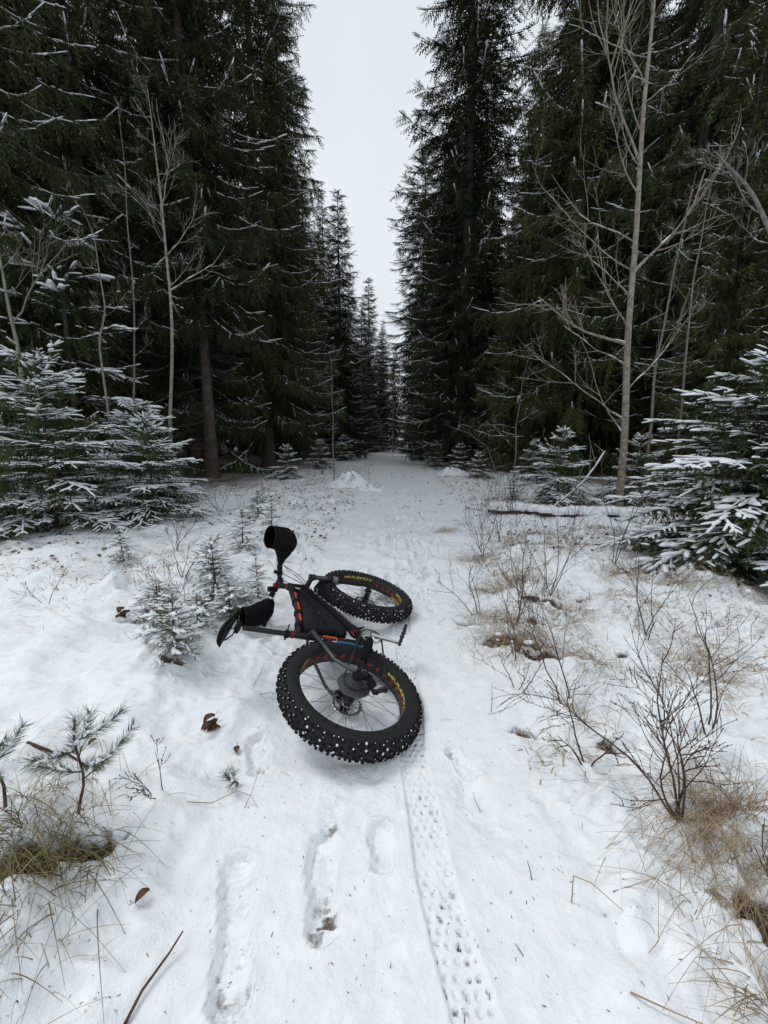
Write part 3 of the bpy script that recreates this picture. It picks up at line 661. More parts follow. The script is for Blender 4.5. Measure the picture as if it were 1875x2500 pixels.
# pines with long needles in the near left corner
def pine_seedling(label, x, y, H, tilt, seed, nb=5, rz=0.0):
    r = np.random.RandomState(seed); root = empty('pine_seedling', (x, y, G(x, y) - .01), rz); tag(root, label, 'seedling', 'pine seedlings in the near left corner')
    st = MB(); ne = MB(); sn = MB(); tdir = unit(np.array([tilt[0], tilt[1], 1.0]))
    s = np.linspace(0, 1, 8); tr = np.outer(s, tdir) * H + np.stack([.02 * np.sin(s * 5), .012 * np.cos(s * 4), 0 * s], -1); tr[0, 2] -= .04
    br = [(tr[4:], .0)]
    tube(st, tr, .0052 * (1 - .6 * s), 6)
    for k in range(nb):
        q = .32 + .5 * (k + .5) / nb; p0 = np.array([np.interp(q, s, tr[:, i]) for i in range(3)]); az = k * 2.4 + seed
        L = H * (.55 - .28 * q) * (.8 + .4 * r.rand()); d = np.array([math.cos(az), math.sin(az), .15])
        t = np.linspace(0, 1, 6); b = p0 + np.outer(t * L, d) + np.array([0, 0, 1.0]) * (L * .35 * t ** 2)[:, None]
        tube(st, b, .0026 * (1 - .5 * t), 5); br.append((b, 0))
    for b, _ in br:
        L = np.linalg.norm(np.diff(b, axis=0), axis=1).sum(); n = int(L * 1150); q = .12 + .88 * r.rand(n) ** .8; t = np.linspace(0, 1, len(b))
        pos = np.stack([np.interp(q, t, b[:, i]) for i in range(3)], -1); ax_ = unit(b[-1] - b[0])
        d = unit(r.normal(0, 1, (n, 3))); d = unit(d - ax_ * (d @ ax_)[:, None]) * .8 + ax_ * .75
        T = np.array([[0, -.5, 0], [0, .5, 0], [.6, .35, .02], [.6, -.35, .02], [1, 0, -.04]]); F = np.array([[0, 1, 2], [0, 2, 3], [3, 2, 4]])
        scatter(ne, T, F, pos, d, unit(r.normal(0, 1, (n, 3))), .030 + .022 * r.rand(n), 0, .0018)
        m_ = int(L / .016); q = .15 + .85 * r.rand(m_); pos = np.stack([np.interp(q, t, b[:, i]) for i in range(3)], -1) + r.normal(0, .004, (m_, 3)) + [0, 0, .006]
        scatter(sn, RV, RF, pos, ax_ + r.normal(0, .35, (m_, 3)), [0, 0, 1.0], .018 + .02 * r.rand(m_), 0, .009 + .009 * r.rand(m_))
    st.build('trunk', M['twig'], root); ne.build('needles', M['needle_pine'], root, smooth=False, kind='stuff'); sn.build('branch_snow', M['snow'], root, kind='stuff')
pine_seedling('pine seedling with a snowy plume bending to the right in the near left corner', -1.04, 1.09, .35, (.16, .10), 51, 6, .3)
pine_seedling('pine seedling cut off by the left edge beside the mossy tussock', -1.27, 1.10, .34, (-.1, .05), 52, 5, 1.3)
pine_seedling('tiny green pine seedling alone in the snow below the rear wheel, left of it', -.60, 1.31, .075, (0, .1), 53, 3)

# ------------------------------------------------------------------ leafless trees and shrubs
def grow_branch(p0, d, L, r0, depth, r, outl, wig=.16, up=.06, kids_=(3, 5), ratio=.5, ang=.75, n=6, minr=.0012):
    p = [np.array(p0, float)]; d = unit(d)
    for k in range(n - 1):
        d = unit(d + r.normal(0, wig, 3) + [0, 0, up]); p.append(p[-1] + d * L / (n - 1))
    p = np.array(p); s = np.linspace(0, 1, n); outl.append((p, np.maximum(r0 * (1 - .7 * s), minr)))
    if depth > 0:
        for k in range(r.randint(*kids_)):
            q = .2 + .75 * r.rand(); pp = np.array([np.interp(q, s, p[:, i]) for i in range(3)]); t = unit(p[min(n - 1, int(q * n) + 1)] - p[max(0, int(q * n) - 1)])
            a = unit(r.normal(0, 1, 3)); a = unit(a - t * (a @ t)); dd = t * math.cos(ang) + a * math.sin(ang)
            grow_branch(pp, dd, L * ratio * (1.15 - .5 * q) * (.7 + .6 * r.rand()), max(r0 * .5, minr), depth - 1, r, outl, wig, up, kids_, ratio, ang, max(4, n - 1), minr)
def bare_tree(label, trunk, r0, material, seed, limbs=10, Lf=1.6, side=None, fork=(), group='leafless trees', name='leafless_tree', tipr=.25, start=.25, upd=.35, twigm=None, depth=2, snowy=True):
    """trunk: list of world points from foot to top."""
    r = np.random.RandomState(seed); T = np.array(trunk, float); foot = T[0].copy(); foot[2] = G(foot[0], foot[1])
    root = empty(name, foot); tag(root, label, 'tree', group)
    t0 = np.linspace(0, 1, len(T)); s = np.linspace(0, 1, 22)
    # smooth the trunk through its points
    P = np.stack([np.interp(s, t0, T[:, i]) for i in range(3)], -1)
    for _ in range(2): P[1:-1] = (P[:-2] + 2 * P[1:-1] + P[2:]) / 4
    P += np.stack([.012 * np.sin(s * 19 + seed), .012 * np.cos(s * 16), 0 * s], -1)
    P[0, 2] = foot[2] - .08; P -= foot
    mb = MB(); tube(mb, P, r0 * ((1 - s) ** .8 * (1 - tipr) + tipr * (1 - .6 * s)), 9); mb.build('trunk', M[material], root)
    sn = MB()
    def limb(p, d, L, rr, dep):
        ol = []; grow_branch(p, d, L, rr, dep, r, ol, wig=.12, up=.06, kids_=(4, 7), ratio=.48, ang=.62, n=8, minr=.0019)
        b = MB()
        for k, (pts, rad) in enumerate(ol): tube(b, pts, rad, 6 if k == 0 else 4, 0, cap=False)
        b.build('branch', M[twigm or material], root)
        if snowy:
            pts, rad = ol[0]
            for j in range(len(pts) - 1):
                if r.rand() < .45 and abs(unit(pts[j + 1] - pts[j])[2]) < .75:
                    scatter(sn, RV, RF, [pts[j] + [0, 0, rad[j] * .8]], [pts[j + 1] - pts[j]], [0, 0, 1.0], np.linalg.norm(pts[j + 1] - pts[j]) * .9, 0, max(rad[j] * 1.6, .010))
    for k in range(limbs):
        q = start + (.97 - start) * (k + r.rand()) / limbs; p = np.array([np.interp(q, s, P[:, i]) for i in range(3)])
        az = r.rand() * 6.28
        if side is not None and r.rand() < .75: az = side + r.normal(0, .6)
        d = np.array([math.cos(az), math.sin(az), upd + .3 * r.rand()]); limb(p, d, Lf * (1.15 - .75 * q) * (.55 + .6 * r.rand()), r0 * .22 * (1.1 - .6 * q), depth)
    for (q, d, L) in fork:
        p = np.array([np.interp(q, s, P[:, i]) for i in range(3)]); limb(p, d, L, r0 * .38 * (1.2 - .7 * q), depth)
    if sn.V: sn.build('branch_snow', M['snow'], root, kind='stuff')
    return root
def line(Y, *pp): return [at(px, py, Y if not isinstance(Y, tuple) else Y[0] + (Y[1] - Y[0]) * i / (len(pp) - 1)) for i, (px, py) in enumerate(pp)]
YB = 7.6
bare_tree('tall pale aspen with long bare branches rising beside the fallen log', line(YB, (1513, 1250), (1520, 1110), (1530, 900), (1543, 700), (1556, 480), (1575, 240), (1597, 0), (1610, -180)), .074, 'bark_birch', 61,
          limbs=17, Lf=2.8, side=PI + .15, start=.13, group=None, fork=((.33, (-.9, -.1, .25), 2.0), (.62, (-.55, 0, 1.1), 2.6), (.45, (.6, 0, .8), 2.2)), upd=.55)
bare_tree('thin straight grey sapling standing just right of the pale aspen', line(8.2, (1580, 1130), (1600, 900), (1650, 640), (1700, 420)), .030, 'bark_grey', 62, limbs=7, Lf=1.2, start=.3)
bare_tree('slender dark sapling farther right of the aspen with upright twigs', line(8.8, (1655, 1090), (1690, 700), (1740, 430)), .026, 'bark_grey', 63, limbs=6, Lf=1.2, start=.3)
bare_tree('crooked bare tree arching in from the right edge', line(5.6, (2060, 1180), (1990, 820), (1880, 560), (1810, 430), (1740, 370)), .045, 'bark_grey', 64, limbs=7, Lf=1.1, start=.45, side=PI)
bare_tree('pale forked sapling in front of the long bare trunk on the left', line(8.6, (413, 1080), (420, 960), (418, 720), (400, 560), (382, 380), (358, 210)), .040, 'bark_birch', 65, limbs=9, Lf=1.5, start=.42,
          fork=((.66, (.35, 0, 1.0), 1.7), (.42, (1.0, 0, .35), 1.5), (.52, (.9, -.2, .5), 1.2)))
bare_tree('greenish forked sapling rising at the far left edge over the young spruce', line(6.6, (62, 960), (45, 860), (15, 720), (0, 620), (-30, 500)), .034, 'bark_aspen', 66, limbs=4, Lf=.9, start=.5,
          fork=((.38, (.75, 0, .9), 1.7), (.7, (-.3, 0, 1), .8)))
bare_tree('thin curved sapling between the largest young spruce and the pale forked one', line(7.4, (265, 1000), (240, 840), (258, 760), (235, 600), (200, 500)), .020, 'bark_aspen', 67, limbs=6, Lf=.8, start=.35)
bare_tree('very thin dark sapling left of the pale forked one', line(9.5, (325, 1010), (330, 800), (310, 500), (290, 250)), .022, 'bark_grey', 68, limbs=8, Lf=.9, start=.2)
bare_tree('lone thin leafless sapling standing beside the snow mound', line(12.6, (815, 1175), (812, 1000), (808, 840)), .022, 'bark_grey', 69, limbs=9, Lf=.9, start=.25, snowy=False)
bare_tree('pale snow brushed birch at the far end of the trail', line(42, (960, 1105), (960, 980), (962, 880)), .13, 'bark_birch', 70, limbs=10, Lf=2.4, start=.35, depth=1)
bare_tree('broken bare branch tree leaning over the trail edge below the ragged spruce', line(15.5, (1210, 1150), (1190, 1090), (1140, 1055), (1090, 1040)), .03, 'bark_grey', 71, limbs=6, Lf=1.6, start=.3)
bare_tree('thin leafless sapling among the olive boughs above the fallen log', line(9.8, (1255, 1180), (1262, 1020), (1290, 860)), .018, 'bark_grey', 72, limbs=8, Lf=1.1, start=.15)

def shrub(label, x, y, H, stems, seed, material='twig', spread=.5, r0=.0045, group='bare shrubs on the snowy bank', depth=2, lean=(0, 0), buds=True, cat='shrub', name='bare_shrub', kk=(2, 5)):
    r = np.random.RandomState(seed); root = empty(name, (x, y, G(x, y))); tag(root, label, cat, group)
    for k in range(stems):
        ol = []; az = r.rand() * 6.28; d = np.array([math.cos(az) * spread + lean[0], math.sin(az) * spread + lean[1], 1.0])
        grow_branch([r.normal(0, .015), r.normal(0, .015), -.03], d, H * (.65 + .5 * r.rand()), r0 * (.7 + .5 * r.rand()), depth, r, ol, wig=.13, up=.03, kids_=kk, ratio=.55, ang=.62, n=8, minr=.0010)
        b = MB()
        for j, (pts, rad) in enumerate(ol):
            tube(b, pts, rad, 5 if j == 0 else 3, 0, cap=False)
            if buds and j:
                for pt in pts[2::2]: box(b, pt, (.0024, .0024, .0048))
        b.build('stem', M[material], root)
    return root
shrub('large bare shrub with many forking brown stems in the near right corner', 1.02, 1.12, .52, 6, 81, spread=.42, r0=.0044, lean=(-.32, .12), kk=(4, 7))
shrub('bare shrub with a crooked upright stem right of the rear wheel', .92, 1.72, .55, 2, 82, spread=.18, r0=.0045, lean=(-.1, 0), kk=(4, 7))
shrub('low bare shrub spreading in front of the crooked upright one', .83, 1.38, .30, 3, 83, spread=.5, lean=(-.1, 0))
shrub('tall wispy shrub with small curled leaves on the bank right of the bike', .95, 2.55, .72, 3, 84, spread=.28, kk=(4, 7))
shrub('fine branched shrub leaning over the trail right of the front wheel', .72, 2.75, .5, 3, 85, spread=.4, lean=(-.2, 0))
shrub('thin shrub rising before the fallen log', 1.55, 5.0, .9, 4, 86, spread=.35, lean=(-.1, 0), kk=(3, 6))
shrub('slender upright shrub in front of the big right young spruce', 2.25, 3.6, 1.0, 3, 87, spread=.22, kk=(3, 6))
shrub('shrub at the trail edge below the olive spruce', 2.2, 6.6, .9, 4, 88, spread=.4, depth=2)
shrub('stooping thick stemmed shrub at the right edge of the bank', 1.42, 1.5, .6, 3, 89, spread=.4, r0=.0042, lean=(.1, 0))
shrub('dark crooked shrub reaching in at the bottom right corner', 1.02, .72, .42, 3, 90, spread=.3, r0=.005, lean=(.12, .1))
shrub('thin brown weed stems tangled in the nearest seedlings', -1.28, 2.2, .34, 4, 191, spread=.5, r0=.0025, kk=(3, 6))
shrub('thin brown weed stems between the taller seedlings', -1.5, 2.75, .42, 4, 192, spread=.5, r0=.0028, kk=(3, 6))
shrub('wiry shrub behind the seedlings, left of the bike', -1.72, 3.15, .55, 3, 91, spread=.3)
shrub('small twiggy shrub between seedlings and young spruces', -2.4, 4.3, .6, 3, 92, spread=.4)
shrub('two thin twigs standing right of the shorter young spruce', -2.3, 6.2, .7, 2, 93, spread=.3)
shrub('low twigs beside the pine seedling plume', -.86, 1.22, .20, 3, 94, spread=.6, r0=.0022, kk=(2, 4))
shrub('sprig of thin stems at the far left', -2.6, 2.8, .28, 2, 95, spread=.5, r0=.003)
shrub('mid distance shrub clump at the right trail edge', 2.5, 8.4, 1.0, 5, 96, spread=.45, material='twig_grey')
shrub('grey shrub clump at the left of the far trail, before the forest edge', -2.6, 16.2, 1.3, 6, 193, spread=.5, material='twig_grey', r0=.008)
shrub('grey brush by the right of the far trail, past the brush pile', 2.4, 17.8, 1.4, 6, 194, spread=.5, material='twig_grey', r0=.008)
shrub('distant shrub clump at the forest edge on the right', 3.2, 11.0, 1.1, 5, 97, spread=.45, material='twig_grey')
shrub('upright wand-like stems at the trail edge right of the pedal', .80, 2.15, .5, 4, 181, spread=.22, kk=(2, 4), r0=.0032)
shrub('airy many stemmed shrub in the middle of the right bank', 1.35, 3.0, .8, 5, 182, spread=.35, kk=(3, 6), r0=.004)
shrub('leaning wiry shrub at the trail edge before the log', 1.15, 4.3, .8, 5, 183, spread=.35, lean=(-.15, 0), kk=(3, 6), r0=.004)
shrub('small twiggy clump where the right bank meets the trail', .72, 1.9, .26, 3, 184, spread=.45, kk=(3, 5), r0=.003)
shrub('tall thin stems on the right bank near the edge of the picture', 1.75, 2.35, .7, 3, 185, spread=.25, kk=(3, 6), r0=.004)
shrub('rusty leafless shrub at the foot of the shorter young spruce', -3.1, 7.2, .9, 5, 98, spread=.5, material='twig')
# ------------------------------------------------------------------ the fat bike, lying on its left side
# bike axes: x forward, y to its left, z up; rear hub at the origin
B_ROT = np.array([[0.0269009, -0.3267773, -0.9447184], [0.9983195, 0.0573071, 0.0086047], [0.0513273, -0.9433623, 0.3277698]])
B_POS = np.array([-0.1617414, 1.7199274, -1.2063421 + CAM_H])
STEER = 0.0803
K = {}
K['rubber'] = mat('tyre_rubber', (0.013, 0.013, 0.014), 0.8, spec=0.22, var=(0.024, 0.024, 0.025), bump=0.15, scale=60)
K['knob'] = mat('tyre_knob', (0.009, 0.009, 0.010), 0.8, spec=0.2)
K['stud'] = mat('stud_ice', (0.75, 0.77, 0.79), 0.5, spec=0.5)
K['rim'] = mat('rim_black', (0.018, 0.018, 0.019), 0.45, spec=0.5)
K['red'] = mat('red_rim_tape', (0.42, 0.035, 0.03), 0.6, var=(0.30, 0.03, 0.03), scale=40)
K['yellow'] = mat('yellow_print', (0.72, 0.60, 0.05), 0.5)
K['black'] = mat('frame_black', (0.009, 0.009, 0.010), 0.42, spec=0.35)
K['matte'] = mat('matte_black', (0.010, 0.010, 0.011), 0.8, spec=0.2)
K['neo'] = mat('neoprene', (0.009, 0.009, 0.010), 1.0, spec=0.08)
K['neo_in'] = mat('neoprene_lining', (0.003, 0.003, 0.003), 1.0, spec=0.0)
K['fabric'] = mat('bag_fabric', (0.012, 0.012, 0.014), 0.9, spec=0.15, var=(0.020, 0.020, 0.023), bump=0.6, scale=26)
K['orange'] = mat('orange_red', (0.80, 0.05, 0.015), 0.5)
K['redan'] = mat('red_anodised', (0.30, 0.015, 0.022), 0.35, metal=0.5)
K['steel'] = mat('brushed_steel', (0.38, 0.38, 0.38), 0.35, metal=0.9)
K['dsteel'] = mat('dark_steel', (0.10, 0.10, 0.105), 0.42, metal=0.8)
K['cog'] = mat('cassette_steel', (0.20, 0.20, 0.205), 0.4, metal=0.7)
K['silver'] = mat('silver_crank', (0.66, 0.65, 0.62), 0.33, metal=0.85, bump=0.1, scale=30)
K['carbon'] = mat('grey_stay', (0.045, 0.045, 0.048), 0.4, spec=0.5)
K['grey'] = mat('grey_print', (0.20, 0.20, 0.20), 0.6)
K['blue'] = mat('blue_print', (0.05, 0.25, 0.60), 0.5)
K['white'] = mat('white_print', (0.75, 0.75, 0.75), 0.5)
K['saddle'] = mat('saddle_leather', (0.006, 0.006, 0.007), 0.7, spec=0.1, bump=0.1, scale=20)
K['cable'] = mat('cable_black', (0.012, 0.012, 0.012), 0.5)

bike = empty('bicycle'); bike.matrix_world = Matrix([[*B_ROT[0], B_POS[0]], [*B_ROT[1], B_POS[1]], [*B_ROT[2], B_POS[2]], [0, 0, 0, 1]])
tag(bike, 'black fat tyre bicycle with studded tyres lying on its side in the snow', 'bicycle')
HA = R_(67.5); AX = np.array([-math.cos(HA), 0, math.sin(HA)]); PF = np.array([math.sin(HA), 0, math.cos(HA)])
FW = np.array([1.12, 0, 0.0]); A0 = FW - 0.051 * PF
cs, sn_ = math.cos(STEER), math.sin(STEER)
PFs = PF * cs + np.array([0, sn_, 0]); YS = -PF * sn_ + np.array([0, cs, 0])
def st_(s, o, y): return A0 + AX * s + PFs * o + YS * y
BBp = np.array([0.44, 0, -0.055]); SD_ = np.array([-math.cos(R_(73)), 0, math.sin(R_(73))])
TR, Tr = 0.309, 0.053

def ring_text(txt, mapf, size, name, material, parent):
    c = bpy.data.curves.new(name, 'FONT'); c.body = txt; c.size = size; c.align_x = 'CENTER'; c.align_y = 'CENTER'; c.offset = size * .03; c.resolution_u = 2
    o = bpy.data.objects.new(name, c); SC.collection.objects.link(o); dg = bpy.context.evaluated_depsgraph_get(); me = bpy.data.meshes.new_from_object(o.evaluated_get(dg))
    bpy.data.objects.remove(o)
    import bmesh
    b = bmesh.new(); b.from_mesh(me); bmesh.ops.triangulate(b, faces=b.faces[:])
    for _ in range(1): bmesh.ops.subdivide_edges(b, edges=[e for e in b.edges if e.calc_length() > size * .18], cuts=2)
    bmesh.ops.triangulate(b, faces=b.faces[:])
    for v in b.verts: v.co = Vector(mapf(v.co.x, v.co.y))
    b.to_mesh(me); b.free(); me.materials.clear(); me.materials.append(material)
    o = bpy.data.objects.new(name, me); SC.collection.objects.link(o); o.parent = parent; return o

def cog(mb, r, y, teeth, th=.002, inner=.72, m=0, arms=0):
    n = teeth * 4; a = np.arange(n) / n * 2 * PI; rr = r + np.tile([-.0035, .0, .0, -.0035], teeth) + .001
    ri = np.full(n, r * inner)
    V = [];
    for yy in (y - th / 2, y + th / 2):
        V.append(np.stack([rr * np.cos(a), np.full(n, yy), rr * np.sin(a)], -1)); V.append(np.stack([ri * np.cos(a), np.full(n, yy), ri * np.sin(a)], -1))
    V = np.concatenate(V); i = np.arange(n); j = (i + 1) % n
    F = np.concatenate([np.stack([i, j, j + n, i + n], -1), np.stack([i + 2 * n, i + 3 * n, j + 3 * n, j + 2 * n], -1), np.stack([i, i + 2 * n, j + 2 * n, j], -1), np.stack([i + n, j + n, j + 3 * n, i + 3 * n], -1)])
    mb.add(V, F, m)
    for k in range(arms):
        t = k * 2 * PI / arms; c, s = math.cos(t), math.sin(t); Rm = np.array([[c, 0, -s], [0, 1, 0], [s, 0, c]])
        box(mb, np.array([c * r * inner * .55, y, s * r * inner * .55]), (r * inner * 1.0, th, .008), m, Rm)

def wheel(rear):
    hub_w = .0985 if rear else .075
    w = empty('rear_wheel' if rear else 'front_wheel', parent=bike)
    if not rear:
        Rw = np.stack([PFs, YS, AX], 1)      # wheel x, y, z axes
        w.matrix_local = Matrix([[*Rw[0], FW_c[0]], [*Rw[1], FW_c[1]], [*Rw[2], FW_c[2]], [0, 0, 0, 1]])
    ph = np.linspace(-R_(138), R_(138), 23)
    mb = MB(); lathe(mb, [(TR + Tr * math.cos(p) * (1.0), Tr * 1.06 * math.sin(p)) for p in ph], 96)
    for s in (-1, 1): lathe(mb, [(.2755, s * .0395), (.279, s * .0415), (.283, s * .0395), (.281, s * .036)], 96, closed=True)
    mb.build('tyre', K['rubber'], w)
    kb = MB(); sb = MB(); r = np.random.RandomState(5 if rear else 6); n = 84
    KV = np.array([[x * .5 * (1 if z < 0 else .82), y * .5 * (1 if z < 0 else .82), z * .5] for x in (-1, 1) for y in (-1, 1) for z in (-1, 1)]); KF = np.array([[0, 1, 3, 2], [4, 6, 7, 5], [0, 4, 5, 1], [2, 3, 7, 6], [1, 5, 7, 3]])
    for k in range(n):
        rows = [(-.026, .013), (0, .014), (.026, .013)] if k % 2 else [(-.0135, .014), (.0135, .014)]
        rows = [(a / Tr, l, .0065) for a, l in rows] + ([(s * R_(47), .014, .0075) for s in (-1, 1)] if k % 2 == 0 else [(s * R_(53), .012, .006) for s in (-1, 1)])
        for p, l, hgt in rows:
            th = (k + .12 * r.normal()) / n * 2 * PI; rd = TR + (Tr + hgt * .4) * math.cos(p); y = 1.06 * (Tr + hgt * .4) * math.sin(p)
            er = np.array([math.cos(th) * math.cos(p), math.sin(p), math.sin(th) * math.cos(p)]); et = np.array([-math.sin(th), 0, math.cos(th)]); es = np.cross(er, et)
            Rm = np.stack([et, es, er], 1); c = np.array([rd * math.cos(th), y, rd * math.sin(th)])
            kb.add((KV * np.array([.0135, l, hgt * 1.7])) @ Rm.T + c, KF)
            q = r.rand()
            if q < .62:
                sz = .0014 + .0012 * r.rand() + (.0026 if r.rand() < .12 else 0); SV = np.array([[1, 0, 0], [.3, .95, 0], [-.8, .6, 0], [-.8, -.6, 0], [.3, -.95, 0], [0, 0, .8]]) * sz * (1 + .3 * r.rand(6, 1)); off = er * hgt * 1.2 + et * r.normal(0, .0025) + es * r.normal(0, .003)
                sb.add(SV @ Rm.T + c + off, [[i, (i + 1) % 5, 5] for i in range(5)])
            elif q < .80:                     # packed snow between the knobs
                sz = .0024 + .003 * r.rand(); SV = np.array([[1, 0, 0], [.3, .95, 0], [-.8, .6, 0], [-.8, -.6, 0], [.3, -.95, 0], [0, 0, .8]]) * sz * (1 + .6 * r.rand(6, 1)); off = et * .013 + er * .001
                sb.add(SV @ Rm.T + c + off, [[i, (i + 1) % 5, 5] for i in range(5)])
    kb.build('tread_knobs', K['knob'], w, smooth=False, kind='stuff'); sb.build('studs', K['stud'], w, kind='stuff')
    mb = MB(); lathe(mb, [(.286, -.040), (.274, -.040), (.2705, -.036), (.2705, .036), (.274, .040), (.286, .040), (.280, .036), (.2765, .030), (.2765, -.030), (.280, -.036)], 96, closed=True)
    mb.build('rim', K['rim'], w)
    dm = None
    for k in range(32):                        # taped cut-outs between the spokes
        th = (k + .5) / 32 * 2 * PI; a = np.arange(14) / 14 * 2 * PI
        if dm is None:
            mb = MB(); V0 = np.stack([np.full(14, 0.0), .0125 * np.cos(a), .0125 * np.sin(a)], -1); V1 = V0 + [.0012, 0, 0]
            i = np.arange(14); j = (i + 1) % 14; mb.add(np.concatenate([V0, V1]), np.stack([i, j, j + 14, i + 14], -1)); mb.add(V0, [list(range(14))])
            d0 = mb.build('rim_cutout', K['red'], w); o = d0; dm = d0.data
        else: o = bpy.data.objects.new('rim_cutout', dm); SC.collection.objects.link(o); o.parent = w
        o.location = (.2695 * math.cos(th), 0, .2695 * math.sin(th)); o.rotation_euler = (0, -th, 0)
    mf = .031 if rear else .027
    mb = MB(); lathe(mb, [(.009, -hub_w), (.013, -hub_w), (.013, -hub_w + .01), (.016, -hub_w + .02), (mf, -.032), (mf, -.027), (.021, -.022), (.020, .022), (mf, .040), (mf, .045), (.018, .052), (.018, hub_w - .008), (.009, hub_w)], 24)
    mb.build('hub', K['black'], w)
    sp = None
    for k in range(32):
        side = 1 if k % 2 else -1; cross = 1 if (k // 2) % 2 else -1
        th = k / 32 * 2 * PI; ta = th + cross * R_(62); p0 = np.array([mf * math.cos(ta) * .93, side * (.035 if side > 0 else .030), mf * math.sin(ta) * .93]); p1 = np.array([.271 * math.cos(th), side * .012, .271 * math.sin(th)])
        mb = MB(); tube(mb, [p0, p1], .00115, 5); tube(mb, [p1 + unit(p0 - p1) * .014, p1], .0022, 5); mb.build('spoke', K['steel'] if k % 5 == 0 else K['dsteel'], w)
    # brake disc
    mb = MB(); cog(mb, .080, .062 if not rear else .075, 24, .002, .80, arms=0)
    for k in range(12):
        t = k / 12 * 2 * PI; c, s = math.cos(t + .35), math.sin(t + .35); p0 = np.array([.018 * math.cos(t), .062 if not rear else .075, .018 * math.sin(t)]); p1 = np.array([.066 * c, .062 if not rear else .075, .066 * s]); tube(mb, [p0, p1], .0024, 4)
    lathe(mb, [(.012, .060 if not rear else .073), (.024, .060 if not rear else .073), (.024, .064 if not rear else .077), (.012, .064 if not rear else .077)], 20, closed=True)
    mb.build('brake_disc', K['steel'] if rear else K['dsteel'], w)
    # printed letters on rim and tyre
    rr = .2692
    def rim_map(th0, side): return lambda x, y: ((rr) * math.cos(th0 - side * x * 2.6 / rr), -side * (.0235) - side * y * 1.0, (rr) * math.sin(th0 - side * x * 2.6 / rr))
    for th0 in ((R_(-70), R_(96), R_(190)) if rear else (R_(0), R_(128), R_(248))):
        ring_text('MULEFÜT', rim_map(th0, 1), .024, 'rim_lettering', K['yellow'], w).data.flip_normals()
        if not rear: ring_text('MULEFÜT', rim_map(th0 + .2, -1), .024, 'rim_lettering', K['yellow'], w)
    def wall_map(th0, r0):
        def f(x, y):
            rad = r0 + y; th = th0 - x / r0; q = (rad - TR) / Tr; return (rad * math.cos(th), -(1.06 * Tr * math.sqrt(max(0, 1 - q * q)) + .0012), rad * math.sin(th))
        return f
    for th0 in ((R_(11),) if rear else (R_(-60),)):
        ring_text('SNOWSHOE', wall_map(th0, .316), .027, 'tyre_lettering', K['blue'] if rear else K['grey'], w)
        ring_text('XL', wall_map(th0 - R_(18.5), .316), .030, 'tyre_lettering', K['white'] if rear else K['grey'], w)
        ring_text('VEE', wall_map(th0 + R_(17), .318), .018, 'tyre_lettering', K['white'] if rear else K['grey'], w)
        ring_text('120 TPI', wall_map(th0 - R_(36), .326), .012, 'tyre_lettering', K['grey'], w)
    return w
FW_c = st_(0, .051, 0)
w_r = wheel(True); w_f = wheel(False)

def part(name, mb, m, smooth=True, parent=None): return mb.build(name, m, parent or bike, smooth)
def T_(name, P, r, m, n=12, flat=1.0):
    mb = MB(); tube(mb, P, r, n, flat=flat); return part(name, mb, m)
# cassette
cas = empty('cassette', parent=bike)
cr_ = [.086, .077, .069, .062, .055, .049, .043, .038, .033, .028]
for k, rr in enumerate(cr_):
    mb = MB(); cog(mb, rr, -.040 - .0042 * k, int(rr / .002), .0019, .84 if k < 5 else .55, arms=5 if k < 5 else 0); part('cog', mb, K['cog'], False, cas)
mb = MB(); lathe(mb, [(.014, -.036), (.019, -.036), (.019, -.083), (.014, -.083)], 24, closed=True); part('cassette_body', mb, K['matte'], True, cas)

# frame
frame = empty('frame', parent=bike)
ht0, ht1 = st_(.505, 0, 0), st_(.635, 0, 0)
mb = MB(); tube(mb, [ht0, (ht0 + ht1) / 2, ht1], [.028, .025, .027], 16); part('head_tube', mb, K['black'], parent=frame)
ST = BBp + SD_ * .50
mb = MB(); tube(mb, [BBp, BBp + SD_ * .25, ST], [.021, .019, .0185], 14); part('seat_tube', mb, K['black'], parent=frame)
TTf, TTb = ht1 - AX * .028, BBp + SD_ * .425
mid = (TTf + TTb) / 2 + np.array([0, 0, -.02])
mb = MB(); tube(mb, [TTf, TTf * .7 + TTb * .3 - [0, 0, .010], mid, TTb], [.024, .021, .019, .017], 14); part('top_tube', mb, K['black'], parent=frame)
mb = MB(); tube(mb, [TTb + SD_ * .03 + [.012, 0, 0], TTb + [.07, 0, .0]], [.006, .006], 8); box(mb, TTb + [.03, 0, .012], (.06, .012, .05)); part('seat_gusset', mb, K['black'], parent=frame)
DTf = ht0 + AX * .02
mb = MB(); s = np.linspace(0, 1, 7)[:, None]; DT = DTf * (1 - s) + BBp * s + np.array([0, 0, -.035]) * np.sin(s * PI) * 1; tube(mb, DT, [.030, .032, .032, .032, .030, .028, .027], 16); part('down_tube', mb, K['matte'], parent=frame)
mb = MB(); lathe(mb, [(.0, -.050), (.024, -.050), (.024, .050), (0, .050)], 24, c=BBp); part('bottom_bracket', mb, K['black'], parent=frame)
for side in (-1, 1):
    o = 'seat_stay'
    P = [BBp + SD_ * .37 + [0, side * .018, 0], BBp + SD_ * .355 + [-.02, side * .055, 0], [.085, side * .083, .125], [.012, side * .104, .012]]
    mb = MB(); tube(mb, P, [.011, .0115, .0105, .010], 8, flat=.8); part(o, mb, K['carbon'], parent=frame)
    P = [BBp + [-.012, side * .040, 0], [.36, side * .075, -.045], [.20, side * .092, -.03], [.02, side * .104, -.004]]
    mb = MB(); tube(mb, P, [.016, .014, .012, .010], 10); part('chain_stay', mb, K['black'], parent=frame)
    mb = MB(); box(mb, [.0, side * .104, .002], (.045, .008, .05)); part('dropout', mb, K['black'], False, parent=frame)
